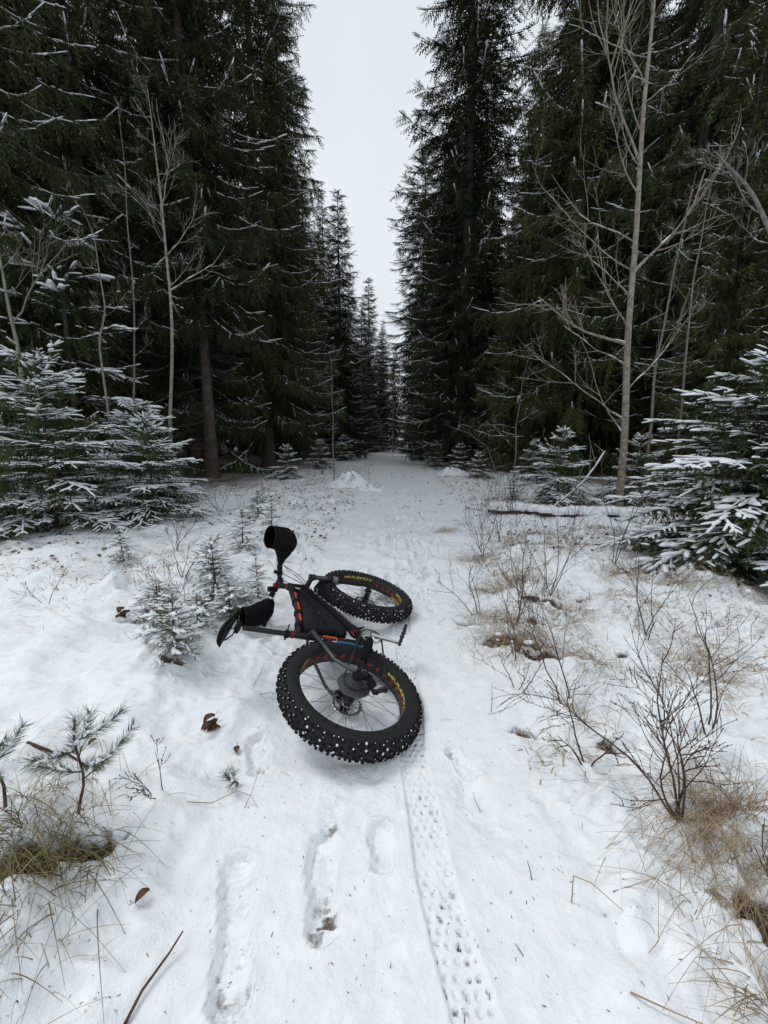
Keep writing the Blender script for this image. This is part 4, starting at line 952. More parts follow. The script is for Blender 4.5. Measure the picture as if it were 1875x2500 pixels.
mb = MB(); tube(mb, [[.375, -.076, -.045], [.33, -.082, -.043], [.24, -.092, -.034], [.13, -.100, -.02]], [.018, .024, .024, .019], 12); part('chain_stay_guard', mb, K['neo'], parent=bike)
# grey lettering blocks down the down tube, orange patches
dd = unit(BBp - DTf)
def on_tube(name, c, d, r, L, w, m, ang, parent=frame):
    """A thin printed patch hugging a tube at angle ang from its -y side."""
    d = unit(d); y = np.array([0, -1.0, 0]); y = unit(y - d * (y @ d)); z = np.cross(d, y); mb = MB(); n = 5; V = []
    for x in (-.5, -.17, .17, .5):
        for k in range(n):
            a = ang + (k / (n - 1) - .5) * w / r; V.append(c + d * x * L + (y * math.cos(a) + z * math.sin(a)) * r)
    F = [[i * n + k, i * n + k + 1, (i + 1) * n + k + 1, (i + 1) * n + k] for i in range(3) for k in range(n - 1)]
    mb.add(V, F); return mb.build(name, m, parent)
sw_ = np.linspace(0, 1, 60)
dtp = lambda q: DTf * (1 - q) + BBp * q + np.array([0, 0, -.035]) * math.sin(q * PI)
for k, (q, L) in enumerate([(.16, .03), (.225, .022), (.28, .03), (.35, .034), (.42, .022), (.475, .034), (.54, .022), (.59, .03), (.65, .034), (.705, .02)]):
    on_tube('frame_lettering', dtp(q), dtp(q + .02) - dtp(q - .02), .0328, L, .019, K['grey'], -.1)
for q, L in ((.24, .075), (.47, .085), (.70, .075)):
    c = TTf * (1 - q) + TTb * q - np.array([0, 0, .020 * math.sin(q * PI)]); on_tube('orange_patch', c, TTb - TTf, .0222, L, .017, K['orange'], -.15)
on_tube('orange_patch', BBp + SD_ * .245, SD_, .0205, .085, .024, K['orange'], .2)
on_tube('orange_patch', BBp + SD_ * .17, SD_, .0212, .03, .024, K['redan'], .2)
for q in (.12, .355, .59, .82):
    c = TTf * (1 - q) + TTb * q - np.array([0, 0, .018 * math.sin(q * PI)]); mb = MB(); tube(mb, [c - unit(TTb - TTf) * .018, c, c + unit(TTb - TTf) * .018], [.025, .027, .025], 12, flat=1.0); part('bag_strap', mb, K['matte'])
# bottle cage bosses and a red cable loop near the bottom bracket
T_('red_cable', [BBp + SD_ * .10 + [.03, -.03, 0], BBp + SD_ * .13 + [.06, -.04, 0], BBp + SD_ * .11 + [.09, -.035, -.02], BBp + SD_ * .07 + [.085, -.03, -.02]], .0042, K['redan'], 8)
T_('cable_end', [BBp + SD_ * .07 + [.075, -.034, -.02], BBp + SD_ * .045 + [.055, -.034, -.03]], [.007, .008], K['silver'], 8)
# seat post, clamp, saddle
T_('seat_post', [ST - SD_ * .03, BBp + SD_ * .735], .0145, K['black'], 14)
mb = MB(); tube(mb, [ST - SD_ * .018, ST - SD_ * .016, ST + SD_ * .006, ST + SD_ * .008], [.020, .023, .023, .020], 16); c = ST - SD_ * .006; tube(mb, [c + [-.012, -.030, 0], c + [-.012, .03, 0]], .006, 8); tube(mb, [c + [-.02, -.028, 0], c + [.015, -.040, .004], c + [.045, -.034, .006]], [.007, .006, .005], 8, flat=.6); part('seat_clamp', mb, K['matte'])
mb = MB(); c = BBp + SD_ * .462; tube(mb, [c - SD_ * .007, c - SD_ * .0065, c + SD_ * .0065, c + SD_ * .007], [.0195, .0215, .0215, .0195], 16); part('red_band', mb, K['redan'])
SB = BBp + SD_ * .765; tl = R_(4)
sx = np.array([math.cos(tl), 0, math.sin(tl)]); sz = np.array([-math.sin(tl), 0, math.cos(tl)])
mb = MB()
for s2 in (-1, 1):
    P = [SB + sx * a + np.array([0, s2 * b, 0]) + sz * c_ for a, b, c_ in ((-.09, .035, .028), (-.05, .022, .004), (.03, .022, .002), (.08, .014, .022), (.11, .008, .030))]
    tube(mb, P, .0036, 6)
box(mb, SB + sz * -.005, (.045, .05, .022)); part('saddle_rails', mb, K['matte'])
prof = [(-.125, .040, .004), (-.12, .062, .010), (-.09, .071, .014), (-.05, .066, .012), (0, .045, .006), (.05, .026, .004), (.10, .019, .003), (.135, .017, .0), (.15, .010, -.004), (.154, .003, -.012)]
mb = MB(); rows = []
for a, w_, h_ in prof:
    row = []
    for t in np.linspace(-1, 1, 11):
        zz_ = h_ - .026 * abs(t) ** 3.2 - (.010 if abs(t) < .15 and -.1 < a < .1 else 0); row.append(SB + sx * a + np.array([0, t * w_, 0]) + sz * (.052 + zz_))
    for t in np.linspace(1, -1, 5)[1:-1]: row.append(SB + sx * a + np.array([0, t * w_ * .8, 0]) + sz * (.052 + h_ - .020))
    rows.append(row)
nn = len(rows[0]); V = np.array(rows).reshape(-1, 3); F = [[i * nn + j, i * nn + (j + 1) % nn, (i + 1) * nn + (j + 1) % nn, (i + 1) * nn + j] for i in range(len(rows) - 1) for j in range(nn)]
mb.add(V, F); mb.add(np.array(rows[0]), [list(range(nn))]); part('saddle', mb, K['saddle'])

# fork
fork = empty('fork', parent=bike)
ls = .505
mb = MB(); tube(mb, [st_(.475, .0, -.094), st_(.492, -.002, -.06), st_(.503, -.002, 0), st_(.492, -.002, .06), st_(.475, 0, .094)], [.020, .022, .026, .022, .020], 12, flat=.8)
for s in (-1, 1): tube(mb, [st_(.458, .008, s * .092), st_(.50, .006, s * .092)], [.022, .0205], 14)
part('fork_crown', mb, K['black'], parent=fork)
for s in (-1, 1):
    T2 = MB(); tube(T2, [st_(.47, .008, s * .092), st_(.34, .02, s * .091)], .0165, 14); part('stanchion', T2, K['dsteel'], parent=fork)
    T2 = MB(); tube(T2, [st_(.365, .018, s * .091), st_(.36, .018, s * .091), st_(.335, .020, s * .091), st_(.33, .021, s * .091), st_(.15, .03, s * .089), st_(.03, .044, s * .086), st_(-.012, .051, s * .084)], [.020, .026, .026, .0225, .022, .021, .015], 14); part('fork_leg', T2, K['black'], parent=fork)
    T2 = MB(); tube(T2, [st_(.322, .0215, s * .091), st_(.285, .024, s * .091)], .0232, 14); part('fork_sticker', T2, K['grey'] if s < 0 else K['black'], parent=fork)
    T2 = MB(); tube(T2, [st_(0, .051, s * .070), st_(0, .051, s * .102)], [.017, .014], 12); part('axle_end', T2, K['matte'], parent=fork)
mb = MB(); tube(mb, [st_(.345, .03, -.088), st_(.40, .035, -.06), st_(.425, .035, 0), st_(.40, .035, .06), st_(.345, .03, .088)], [.012, .011, .012, .011, .012], 10); part('fork_arch', mb, K['black'], parent=fork)
# mudguard: a curved tongue over the tyre behind the crown
mb = MB(); rows = []
for q in np.linspace(0, 1, 12):
    th = R_(80 + 46 * q) ; rad = .392 + .012 * q; wd = .066 + .012 * math.sin(min(1, q * 1.4) * PI) - .055 * max(0, q - .6) / .4
    c = FW_c; row = []
    for t in np.linspace(-1, 1, 9): row.append(c + (AX * math.sin(th) + PFs * math.cos(th)) * (rad - .022 * t * t) + YS * (t * max(wd, .006)))
    rows.append(row)
nn = 9; V = np.array(rows).reshape(-1, 3); F = [[i * nn + j, i * nn + j + 1, (i + 1) * nn + j + 1, (i + 1) * nn + j] for i in range(11) for j in range(nn - 1)]
V2 = V + np.array([0, 0, .003]); nV = len(V); F2 = [[b + nV for b in f[::-1]] for f in F]; mb.add(np.concatenate([V, V2]), F + F2); part('mudguard', mb, K['matte'])
T_('mudguard_strap', [st_(.34, .02, -.115), st_(.345, -.02, -.08), st_(.36, -.04, 0), st_(.345, -.02, .08)], .005, K['matte'], 6)

# stem, bar, controls
SC_ = st_(.672, 0, 0); BC = st_(.680, .072, 0)
mb = MB(); tube(mb, [ht1, st_(.650, 0, 0)], .019, 16); part('headset_spacer', mb, K['redan'])
mb = MB(); tube(mb, [st_(.650, 0, 0), st_(.695, 0, 0)], .020, 16); tube(mb, [SC_, BC - unit(BC - SC_) * .01], [.018, .019], 12); tube(mb, [BC - YS * .024, BC + YS * .024], .022, 14); part('stem', mb, K['black'])
mb = MB(); tube(mb, [st_(.696, 0, 0), st_(.700, 0, 0)], .014, 12); part('stem_cap', mb, K['redan'])
BAR = lambda y: BC + YS * y - PFs * (.10 * max(0, abs(y) - .06)) + AX * (.03 * min(1, abs(y) / .12))
ys_ = np.array([-.38, -.30, -.2, -.12, -.06, 0, .06, .12, .2, .30, .38])
T_('handlebar', [BAR(y) for y in ys_], [.0112, .0112, .0115, .013, .0155, .0155, .0155, .013, .0115, .0112, .0112], K['black'], 12)
for s in (-1, 1):
    mb = MB(); tube(mb, [BAR(s * y) for y in (.25, .30, .34, .38)], [.016, .0165, .0165, .017], 12); part('grip', mb, K['matte'])
    mb = MB(); tube(mb, [BAR(s * .09), BAR(s * .118)], .019, 12); tube(mb, [BAR(s * .1), BAR(s * .1) + PFs * .035, BAR(s * .13) + PFs * .05], [.010, .012, .008], 8); part('brake_lever', mb, K['matte'])
mb = MB(); tube(mb, [BAR(.10), BAR(.15)], .0165, 12); part('white_tape', mb, K['white'])
mb = MB(); tube(mb, [BAR(.045), BAR(.075)], .021, 12); tube(mb, [BAR(.06), BAR(.06) + AX * .05 - PFs * .02], [.016, .019], 12); part('bar_lamp', mb, K['matte'])
mb = MB(); tube(mb, [BAR(-.05), BAR(-.075)], .021, 12); tube(mb, [BAR(-.06), BAR(-.06) + AX * .035 + PFs * .02], [.012, .014], 10); part('bell', mb, K['matte'])
mb = MB(); tube(mb, [BAR(.02) - AX * .01 - PFs * .02, BAR(.02) + AX * .035 - PFs * .03], [.012, .016], 12); part('bar_reflector', mb, K['redan'])
# winter bar covers: an elbow of thick neoprene, wide open towards the rider
def cover(s, path, rad, sq):
    mb = MB(); P = np.array(path); T, N, B = frames(P); n = 20; a = np.arange(n) / n * 2 * PI
    fine = 18; t0 = np.linspace(0, 1, len(P)); t = np.linspace(0, 1, fine)
    Pf = np.stack([np.interp(t, t0, P[:, i]) for i in range(3)], -1); rf = np.interp(t, t0, rad); qf = np.interp(t, t0, sq)
    for _ in range(2): Pf[1:-1] = (Pf[:-2] + 2 * Pf[1:-1] + Pf[2:]) / 4; rf[1:-1] = (rf[:-2] + 2 * rf[1:-1] + rf[2:]) / 4
    T, N, B = frames(Pf)
    # keep the flattened direction along the bike's PF x AX plane normal
    for off, nm in ((0, 'bar_cover'),):
        outer = Pf[:, None] + (rf[:, None, None]) * (np.cos(a)[None, :, None] * N[:, None] + (qf[:, None, None] * np.sin(a)[None, :, None]) * B[:, None])
        inner = Pf[:, None] + (rf[:, None, None] - .0045) * (np.cos(a)[None, :, None] * N[:, None] + (qf[:, None, None] * np.sin(a)[None, :, None]) * B[:, None])
        k = fine; i = np.arange(k - 1)[:, None] * n; j = np.arange(n)[None]; j2 = (j + 1) % n
        F = np.stack([i + j, i + j2, i + n + j2, i + n + j], -1).reshape(-1, 4)
        k = fine
        wr = .0035 * (vnoise(np.arange(k)[:, None] * .9 + s * 7, np.arange(n)[None] * 3 / n * 2) + .6 * vnoise(np.arange(k)[:, None] * 1.9, np.arange(n)[None] * .8 + 30)) * 2
        wr = wr * np.minimum(1, (k - 1 - np.arange(k))[:, None] / 2.) ; outer = outer + unit(outer - Pf[:, None]) * wr[..., None]
        mb.add(outer.reshape(-1, 3), F, 0); mb.add(inner.reshape(-1, 3), F[:, ::-1], 1)
        rim_ = np.concatenate([outer[-1], inner[-1]]); jj = np.arange(n); mb.add(rim_, np.stack([jj, (jj + 1) % n, (jj + 1) % n + n, jj + n], -1), 0)
        ring = np.concatenate([outer[-1], outer[-1][:1]]); tube(mb, ring, .0028, 5, 2, cap=False); tube(mb, outer[3:, 5] + unit(outer[3:, 5] - Pf[3:]) * .001, .0016, 5, 2); tube(mb, outer[3:, 15] + unit(outer[3:, 15] - Pf[3:]) * .001, .0016, 5, 2)
        rim_ = np.concatenate([outer[0], BAR(s * .15)[None]]); mb.add(rim_, np.stack([jj, np.full(n, n), (jj + 1) % n], -1), 0)
    return mb.build('bar_cover', [K['neo'], K['neo_in'], K['matte']], bike)
def off(y, up, back, s): return BAR(s * y) + AX * (up - (.012 if up > .02 else 0)) - PFs * (back - .02 * min(1, max(0, y - .15) / .06))
cover(-1, [off(.13, 0, 0, -1), off(.165, 0, 0, -1), off(.21, -.005, -.022, -1), off(.26, .0, -.032, -1), off(.305, .03, -.02, -1), off(.315, .08, .01, -1), off(.32, .135, .03, -1)],
      [.020, .032, .062, .086, .090, .082, .078], [.8, .8, .9, 1.0, 1.0, .95, .9])
cover(1, [off(.13, 0, 0, 1), off(.155, 0, .0, 1), off(.19, .0, -.01, 1), off(.235, .02, -.01, 1), off(.262, .06, .01, 1), off(.27, .115, .035, 1), off(.275, .17, .05, 1)],
      [.020, .030, .052, .070, .070, .060, .060], [.8, .9, 1.0, 1.1, 1.1, 1.1, 1.1])

# frame bag filling the main triangle
c0, c1, c2, c3 = TTf + [-.075, 0, -.055], TTb + [.035, 0, -.015], BBp + SD_ * .13 + [.045, 0, 0], DTf + unit(BBp - DTf) * .085 + [-.02, 0, .045]
loop = []
ctrl = [c0, c0 * .5 + c1 * .5 + np.array([0, 0, -.018]), c1, c1 * .5 + c2 * .5 + np.array([.012, 0, 0]), c2, c2 * .66 + c3 * .34 + np.array([0, 0, -.012]), c2 * .33 + c3 * .67 + np.array([0, 0, -.012]), c3]
for i in range(len(ctrl)):
    a, b = ctrl[i], ctrl[(i + 1) % len(ctrl)]
    for q in np.linspace(0, 1, 6)[:-1]: loop.append(a * (1 - q) + b * q)
loop = np.array(loop)
for _ in range(2): loop = (np.roll(loop, 1, 0) + 2 * loop + np.roll(loop, -1, 0)) / 4
cen = loop.mean(0); n = len(loop); mb = MB(); rings = []
for q, yy in ((1, .010), (1.0, -.018), (.97, -.033), (.80, -.043), (.55, -.047), (.28, -.046)):
    P = cen + (loop - cen) * q; P = P + np.array([0, yy, 0]); P[:, 1] += .005 * np.array([float(vnoise(np.array(p[0] * 22.), np.array(p[2] * 22.))) for p in P]) * 2 * (q < .99); rings.append(P)
rings.append(np.repeat((cen + [0, -.045, 0])[None], n, 0))
V = np.concatenate(rings); F = [[k * n + j, k * n + (j + 1) % n, (k + 1) * n + (j + 1) % n, (k + 1) * n + j] for k in range(len(rings) - 1) for j in range(n)]
mb.add(V, F); V2 = V.copy(); V2[:, 1] *= -1; mb.add(V2, [f[::-1] for f in F])
bag = part('frame_bag', mb, K['fabric'])
mb = MB(); ridge_ = c0 * .75 + c1 * .25
tube(mb, [c0 * .8 + c3 * .2 + [-.02, -.046, 0], c0 * .45 + c2 * .15 + c1 * .4 + [0.01, -.052, -.02], c1 * .75 + c2 * .25 + [.04, -.048, 0]], [.004, .006, .003], 6); tube(mb, [c0 * .6 + c3 * .4 + [-.03, -.044, 0], c0 * .35 + c2 * .3 + c1 * .35 + [.01, -.053, -.02], c1 * .55 + c2 * .45 + [.03, -.048, 0]], [.003, .005, .003], 6)
mb.build('bag_fold', K['fabric'], bag)
mb = MB(); c = cen + [-.035, -.053, -.01]; tube(mb, [c + [.016, 0, .006], c, c + [-.02, .001, -.001]], .0022, 5); mb.build('bag_reflector', K['grey'], bag)
mb = MB(); c = c0 * .82 + c3 * .18 + [-.008, -.045, 0]; a = np.linspace(0, 2 * PI, 12)
tube(mb, [c + np.array([.012 * math.cos(t), 0, .007 * math.sin(t)]) for t in a], .0018, 5, cap=False); tube(mb, [c + [0, 0, .006], c + [.002, 0, .026]], .003, 5); mb.build('zip_pull', K['white'], bag)
# head tube wrap and bag nose
mb = MB(); tube(mb, [ht1 - AX * .03 - PF * .012, (ht0 + ht1) / 2 - PF * .018, ht0 - PF * .012], [.030, .034, .032], 12, flat=1.05); part('head_wrap', mb, K['fabric'])
mb = MB(); q = .86; c = dtp(q - .08); d = unit(dtp(q) - dtp(q - .15)); tube(mb, [c - d * .022, c, c + d * .022], [.033, .0355, .033], 14); tube(mb, [c + [.02, -.02, -.02], c + [.045, -.03, -.05]], [.010, .004], 6); part('bag_strap', mb, K['matte'])

# drivetrain
crank = empty('crankset', parent=bike)
RCY = -.062
mb = MB(); MBc = MB(); cog(MBc, .066, 0, 32, .003, .80, arms=0)
for V, _ in zip(MBc.V, MBc.F): V += BBp + [0, RCY, 0]
part('chainring', MBc, K['silver'], False, crank)
mb = MB()
for k in range(4):
    t = k * PI / 2 + .5; tube(mb, [BBp + [0, RCY - .004, 0], BBp + [.052 * math.cos(t), RCY - .002, .052 * math.sin(t)]], [.013, .007], 8, flat=.5)
tube(mb, [BBp + [0, -.045, 0], BBp + [0, RCY - .020, 0]], [.020, .017], 16); part('crank_spider', mb, K['silver'], parent=crank)
ca = R_(-96.5); cd = np.array([math.cos(ca), 0, math.sin(ca)])
for s, d, nm in ((-1, cd, 'crank_arm'), (1, -cd, 'crank_arm')):
    mb = MB(); P = [BBp + [0, s * .072, 0], BBp + d * .06 + [0, s * .078, 0], BBp + d * .13 + [0, s * .086, 0], BBp + d * .178 + [0, s * .092, 0]]
    tube(mb, P, [.017, .0135, .0115, .0125], 10, flat=.62 if s < 0 else .6); part(nm, mb, K['silver'] if s < 0 else K['dsteel'], parent=crank)
    pd = empty('pedal', parent=bike); pc = BBp + d * .172 + np.array([0, s * .148, 0])
    mb = MB(); tube(mb, [pc - np.array([0, s * .055, 0]), pc + np.array([0, s * .045, 0])], [.008, .006], 8); mb.build('pedal_axle', K['steel'], pd)
    a = R_(-8 if s < 0 else 12); fx = np.array([math.cos(a), 0, math.sin(a)]); fz = np.array([-math.sin(a), 0, math.cos(a)]); Rm = np.stack([fx, [0, 1, 0], fz], 1)
    mb = MB()
    for e in (-1, 1):
        box(mb, pc + fx * e * .046, (.010, .096, .014), 0, Rm); box(mb, pc + np.array([0, e * .044, 0]), (.092, .009, .014), 0, Rm); box(mb, pc + fx * e * .022, (.007, .09, .011), 0, Rm)
        for yy in (-.04, -.013, .013, .04):
            for zz_ in (-1, 1): box(mb, pc + fx * e * .046 + np.array([0, yy, 0]) + fz * zz_ * .009, (.004, .004, .006), 0, Rm)
    box(mb, pc, (.016, .095, .015), 0, Rm); mb.build('pedal_cage', K['dsteel'], pd, smooth=False)
# chain: upper run, lower run, round the ring and the derailleur pulleys
jk = np.array([-.030, -.062, -.105]); pl = np.array([.012, -.060, -.150])
def arc(c, r, a0, a1, y, n=9): return [np.array([c[0] + r * math.cos(a), y, c[2] + r * math.sin(a)]) for a in np.linspace(a0, a1, n)]
pathc = [np.array([.01, -.058, .058])] + arc(BBp, .067, R_(92), R_(-92), RCY, 12) + [pl + [.0, 0, -.017]] + arc(pl, .018, R_(-80), R_(-230), pl[1], 5) + [jk + [.016, 0, 0], jk + [.012, 0, .02]] + arc((0, 0, 0), .056, R_(-110), R_(-260), -.058, 9)
pathc = np.array(pathc); seg = np.linalg.norm(np.diff(pathc, axis=0), axis=1); cum = np.concatenate([[0], np.cumsum(seg)]); nl = int(cum[-1] / .0127); mb = MB()
tq = np.linspace(0, cum[-1], nl + 1); PP = np.stack([np.interp(tq, cum, pathc[:, i]) for i in range(3)], -1)
for k in range(nl):
    a, b = PP[k], PP[k + 1]; d = unit(b - a); up_ = np.array([0, 1.0, 0]); up_ = unit(up_ - d * (up_ @ d)); sd = np.cross(d, up_); Rm = np.stack([d, up_, sd], 1)
    for s in (-1, 1): box(mb, (a + b) / 2 + up_ * s * (.0032 if k % 2 else .0022), (.0135, .0011, .0085 if k % 2 else .0075), 0, Rm)
    tube(mb, [a - up_ * .004, a + up_ * .004], .003, 5)
part('chain', mb, K['dsteel'], False)
der = empty('rear_derailleur', parent=bike)
mb = MB(); box(mb, [-.008, -.108, -.028], (.03, .018, .04)); tube(mb, [[.0, -.118, -.018], [-.016, -.122, -.05]], [.015, .017], 10); tube(mb, [[-.018, -.122, -.05], [-.032, -.090, -.09]], [.018, .018], 10); tube(mb, [[-.03, -.098, -.05], [-.045, -.080, -.086]], [.008, .009], 8); tube(mb, [[-.01, -.128, -.03], [.02, -.126, -.045]], [.006, .006], 8); part('derailleur_body', mb, K['matte'], parent=der)
for s in (-1, 1):
    mb = MB(); tube(mb, [jk + [0, s * .007, .012], jk + [0, s * .007, 0], pl + [0, s * .007, 0], pl + [0, s * .007, -.01]], [.007, .013, .013, .008], 8, flat=.3); part('cage_plate', mb, K['dsteel'], parent=der)
for c in (jk, pl):
    mb = MB(); cog(mb, .019, 0, 11, .003, .45)
    for V in mb.V: V += c
    part('pulley', mb, K['matte'], False, parent=der)
# rear brake caliper, front caliper, hoses
mb = MB(); box(mb, [.055, .084, .045], (.05, .032, .028), 0, np.array([[.7, 0, -.7], [0, 1, 0], [.7, 0, .7]])); tube(mb, [[.08, .09, .03], [.05, .095, .07]], .010, 8); part('rear_brake_caliper', mb, K['matte'])
mb = MB(); box(mb, FW_c + YS * .078 - PFs * .055 + AX * .05, (.05, .03, .03)); part('front_brake_caliper', mb, K['matte'])
def hose(name, P, r=.0025, m='cable'):
    P = np.array(P); t0 = np.linspace(0, 1, len(P)); t = np.linspace(0, 1, 24); Pf = np.stack([np.interp(t, t0, P[:, i]) for i in range(3)], -1)
    for _ in range(4): Pf[1:-1] = (Pf[:-2] + 2 * Pf[1:-1] + Pf[2:]) / 4
    T_(name, Pf, r, K[m], 6)
hose('brake_hose', [BAR(-.22), BAR(-.15) + PFs * .10 - AX * .0, BAR(-.06) + PFs * .17 - AX * .03, st_(.55, .16, -.05), st_(.44, .11, .03), st_(.36, .06, .09), st_(.15, .05, .10)])
hose('brake_hose', [BAR(-.20), BAR(-.14) + PFs * .10 + AX * .02, BAR(-.03) + PFs * .13, st_(.60, .11, -.02), st_(.56, .04, -.035), dtp(.12) + [0, -.034, 0]])
hose('gear_cable', [BAR(-.21), BAR(-.16) + PFs * .06, BAR(-.09) + PFs * .10 - AX * .03, st_(.58, .07, -.06), dtp(.1) + [0, -.036, .01]], .0022, 'redan')
hose('gear_cable', [BAR(-.23) + PFs * .03, BAR(-.13) + PFs * .045, BAR(-.05) + PFs * .05, st_(.65, .06, 0)], .0022)
hose('brake_hose', [BAR(.21), BAR(.15) + PFs * .05, BAR(.08) + PFs * .07, BAR(0) + PFs * .07, st_(.62, .06, 0)])
mb = MB(); tube(mb, [BBp + [.03, -.03, -.03], [.36, -.11, -.06]], .002, 5)
# ------------------------------------------------------------------ log, mound, tussocks, leaves, grass
def thing_mesh(name, mb, m, label, cat, group=None, smooth=True):
    o = mb.build(name, m, None, smooth); return tag(o, label, cat, group)
# fallen log with snow on its back
root = empty('fallen_log', (1.9, 6.95, G(1.9, 6.95)), 0); root_log = root; tag(root, 'fallen log half buried in snow below the pale aspen', 'log')
L0 = np.array([0, 0, .10]); L1 = np.array([2.15, -.75, G(4.05, 6.2) - G(1.9, 6.95) + .10])
r = np.random.RandomState(4); s = np.linspace(0, 1, 22); P = L0 + s[:, None] * (L1 - L0) + np.stack([0 * s, .03 * np.sin(s * 7), .015 * np.sin(s * 9)], -1)
P_log = P.copy(); mb = MB(); tube(mb, P, .078 + .014 * np.sin(s * 17) - .045 * s ** 2 - .03 * (1 - s) ** 6, 12); mb.build('trunk', M['bark'], root)
ol = []; grow_branch([1.05, -.05, .05], (.9, .1, .75), 1.5, .020, 1, np.random.RandomState(9), ol, wig=.08, kids_=(3, 5))
mb = MB()
for k, (pts, rad) in enumerate(ol): tube(mb, pts, rad, 6)
mb.build('branch', M['bark_grey'], root)
mb = MB(); pts = ol[0][0]
for j in range(len(pts) - 1): scatter(mb, RV, RF, [pts[j] + [0, 0, .012]], [pts[j + 1] - pts[j]], [0, 0, 1.0], np.linalg.norm(pts[j + 1] - pts[j]), 0, .035)
mb.build('branch_snow', M['snow'], root, kind='stuff')
mb = MB(); r = np.random.RandomState(8)
for k in range(26):
    c = np.array([.98 + .12 * r.normal(), -.10, .05 + .05 * r.rand()]); d = unit(r.normal(0, 1, 3)); scatter(mb, np.array([[0, -.5, 0], [0, .5, 0], [1, .3, .1], [1, -.3, .1]]), np.array([[0, 1, 2, 3]]), [c], [d], [0, 0, 1.0], .05, 0, .03)
mb.build('rusty_leaves', M['rust_leaf'], root, kind='stuff')

def log_cover():
    r = np.random.RandomState(14); mb = MB()
    for k in range(60):
        q = r.rand(); c = np.array([np.interp(q, np.linspace(0, 1, 22), P_log[:, i]) for i in range(3)]) + [0, r.normal(-.02, .05), .035 + .035 * r.rand()]; lump(mb, c, .06 + .07 * r.rand(), r, .6)
    mb.build('snow_cover', M['snow'], root_log)

def snow_heap(label, x, y, rx, ry, h, seed, twigs=10):
    root = empty('snow_mound', (x, y, G(x, y) - .04)); tag(root, label, 'snow mound'); n = 44
    u = np.linspace(-1, 1, n); X, Y = np.meshgrid(u, u); q = np.sqrt(X * X + Y * Y); Z = h * np.clip(1 - q ** 2, -.15, 1) * (1 + .9 * fbm(X * 2 + seed, Y * 2, 4)) + .05 * np.abs(fbm(X * 6, Y * 6 + seed, 3)) * (q < .98)
    V = np.stack([X * rx, Y * ry, Z], -1).reshape(-1, 3); i = np.arange(n * n).reshape(n, n); F = np.stack([i[:-1, :-1], i[:-1, 1:], i[1:, 1:], i[1:, :-1]], -1).reshape(-1, 4)
    mb = MB(); mb.add(V, F); mb.build('snow_cover', M['snow'], root); r = np.random.RandomState(seed)
    for k in range(twigs):
        ol = []; grow_branch([rx * .7 * r.normal() * .6, -ry * .5 * r.rand(), h * .3], (r.normal(0, 1), -.5, .4 + r.rand()), .25 + .3 * r.rand(), .008, 1, r, ol, kids_=(1, 4)); b = MB()
        for pts, rad in ol: tube(b, pts, rad, 4)
        b.build('twig', M['twig'], root)
snow_heap('lumpy snow mound over brushwood beside the lone thin sapling', -1.05, 11.6, .75, .55, .42, 5)
snow_heap('low snow covered brush pile at the foot of the ragged tall spruce', 2.75, 15.5, .7, .5, .30, 6, 6)
snow_heap('small snowy hummock just right of the larger mound', -.40, 10.9, .5, .35, .14, 8, 5)

BT = np.array([[0, -.5, 0], [0, .5, 0], [.35, .42, 0], [.35, -.42, 0], [.72, .28, 0], [.72, -.28, 0], [1, 0, 0]])
def blades(mb, base, L, d, droop, w, r, m=0, segs=6):
    """Curved grass blades: one ribbon each."""
    n = len(base); t = np.linspace(0, 1, segs)
    d = unit(d); L = np.asarray(L); 
    h = unit(np.stack([d[:, 0], d[:, 1], 0 * d[:, 0]], -1) + 1e-6)
    P = base[:, None] + d[:, None] * (L[:, None] * t[None])[..., None] + (h[:, None] * .45 - np.array([0, 0, 1.0])) * ((droop * L)[:, None] * t[None] ** 2.2)[..., None]
    sd = unit(np.cross(d, [0, 0, 1.0]) + r.normal(0, .3, (n, 3))); ww = (w[:, None] * (1 - .8 * t[None] ** 1.5))[..., None] * .5
    V = np.stack([P - sd[:, None] * ww, P + sd[:, None] * ww], 2).reshape(-1, 3)
    k = (np.arange(n) * segs * 2)[:, None] + (np.arange(segs - 1) * 2)[None]; k = k.ravel(); F = np.stack([k, k + 1, k + 3, k + 2], -1); mb.add(V, F, m)
def tussock(label, x, y, n, L, seed, m='grass', spread=.09, lean=(0, 0), droop=.8, width=.0026, group='dry grass tussocks', snowy=0, name='grass_tussock'):
    r = np.random.RandomState(seed); root = empty(name, (x, y, G(x, y) - .01)); tag(root, label, 'grass', group)
    b = np.stack([r.normal(0, spread, n), r.normal(0, spread * .8, n), np.zeros(n)], -1)
    b[:, 2] = [G(x + p[0], y + p[1]) - G(x, y) for p in b]
    d = np.stack([r.normal(lean[0], .55, n), r.normal(lean[1], .5, n), .55 + .7 * r.rand(n)], -1)
    mb = MB(); blades(mb, b, L * (.45 + .75 * r.rand(n)), d, droop * (.35 + 1.0 * r.rand(n)), width * (.6 + .8 * r.rand(n)), r); mb.build('blades', M[m], root, smooth=False, kind='stuff')
    if snowy:
        s2 = MB()
        for k in range(snowy):
            p = np.array([r.normal(0, spread), r.normal(0, spread), .01 + L * .22 * r.rand()]); lump(s2, p, (.008 + .014 * r.rand()) * min(1, .35 + y * .2), r, .6)
        s2.build('snow_clumps', M['snow'], root, kind='stuff')
    return root
_u = np.linspace(0, 2 * PI, 10)[:-1]
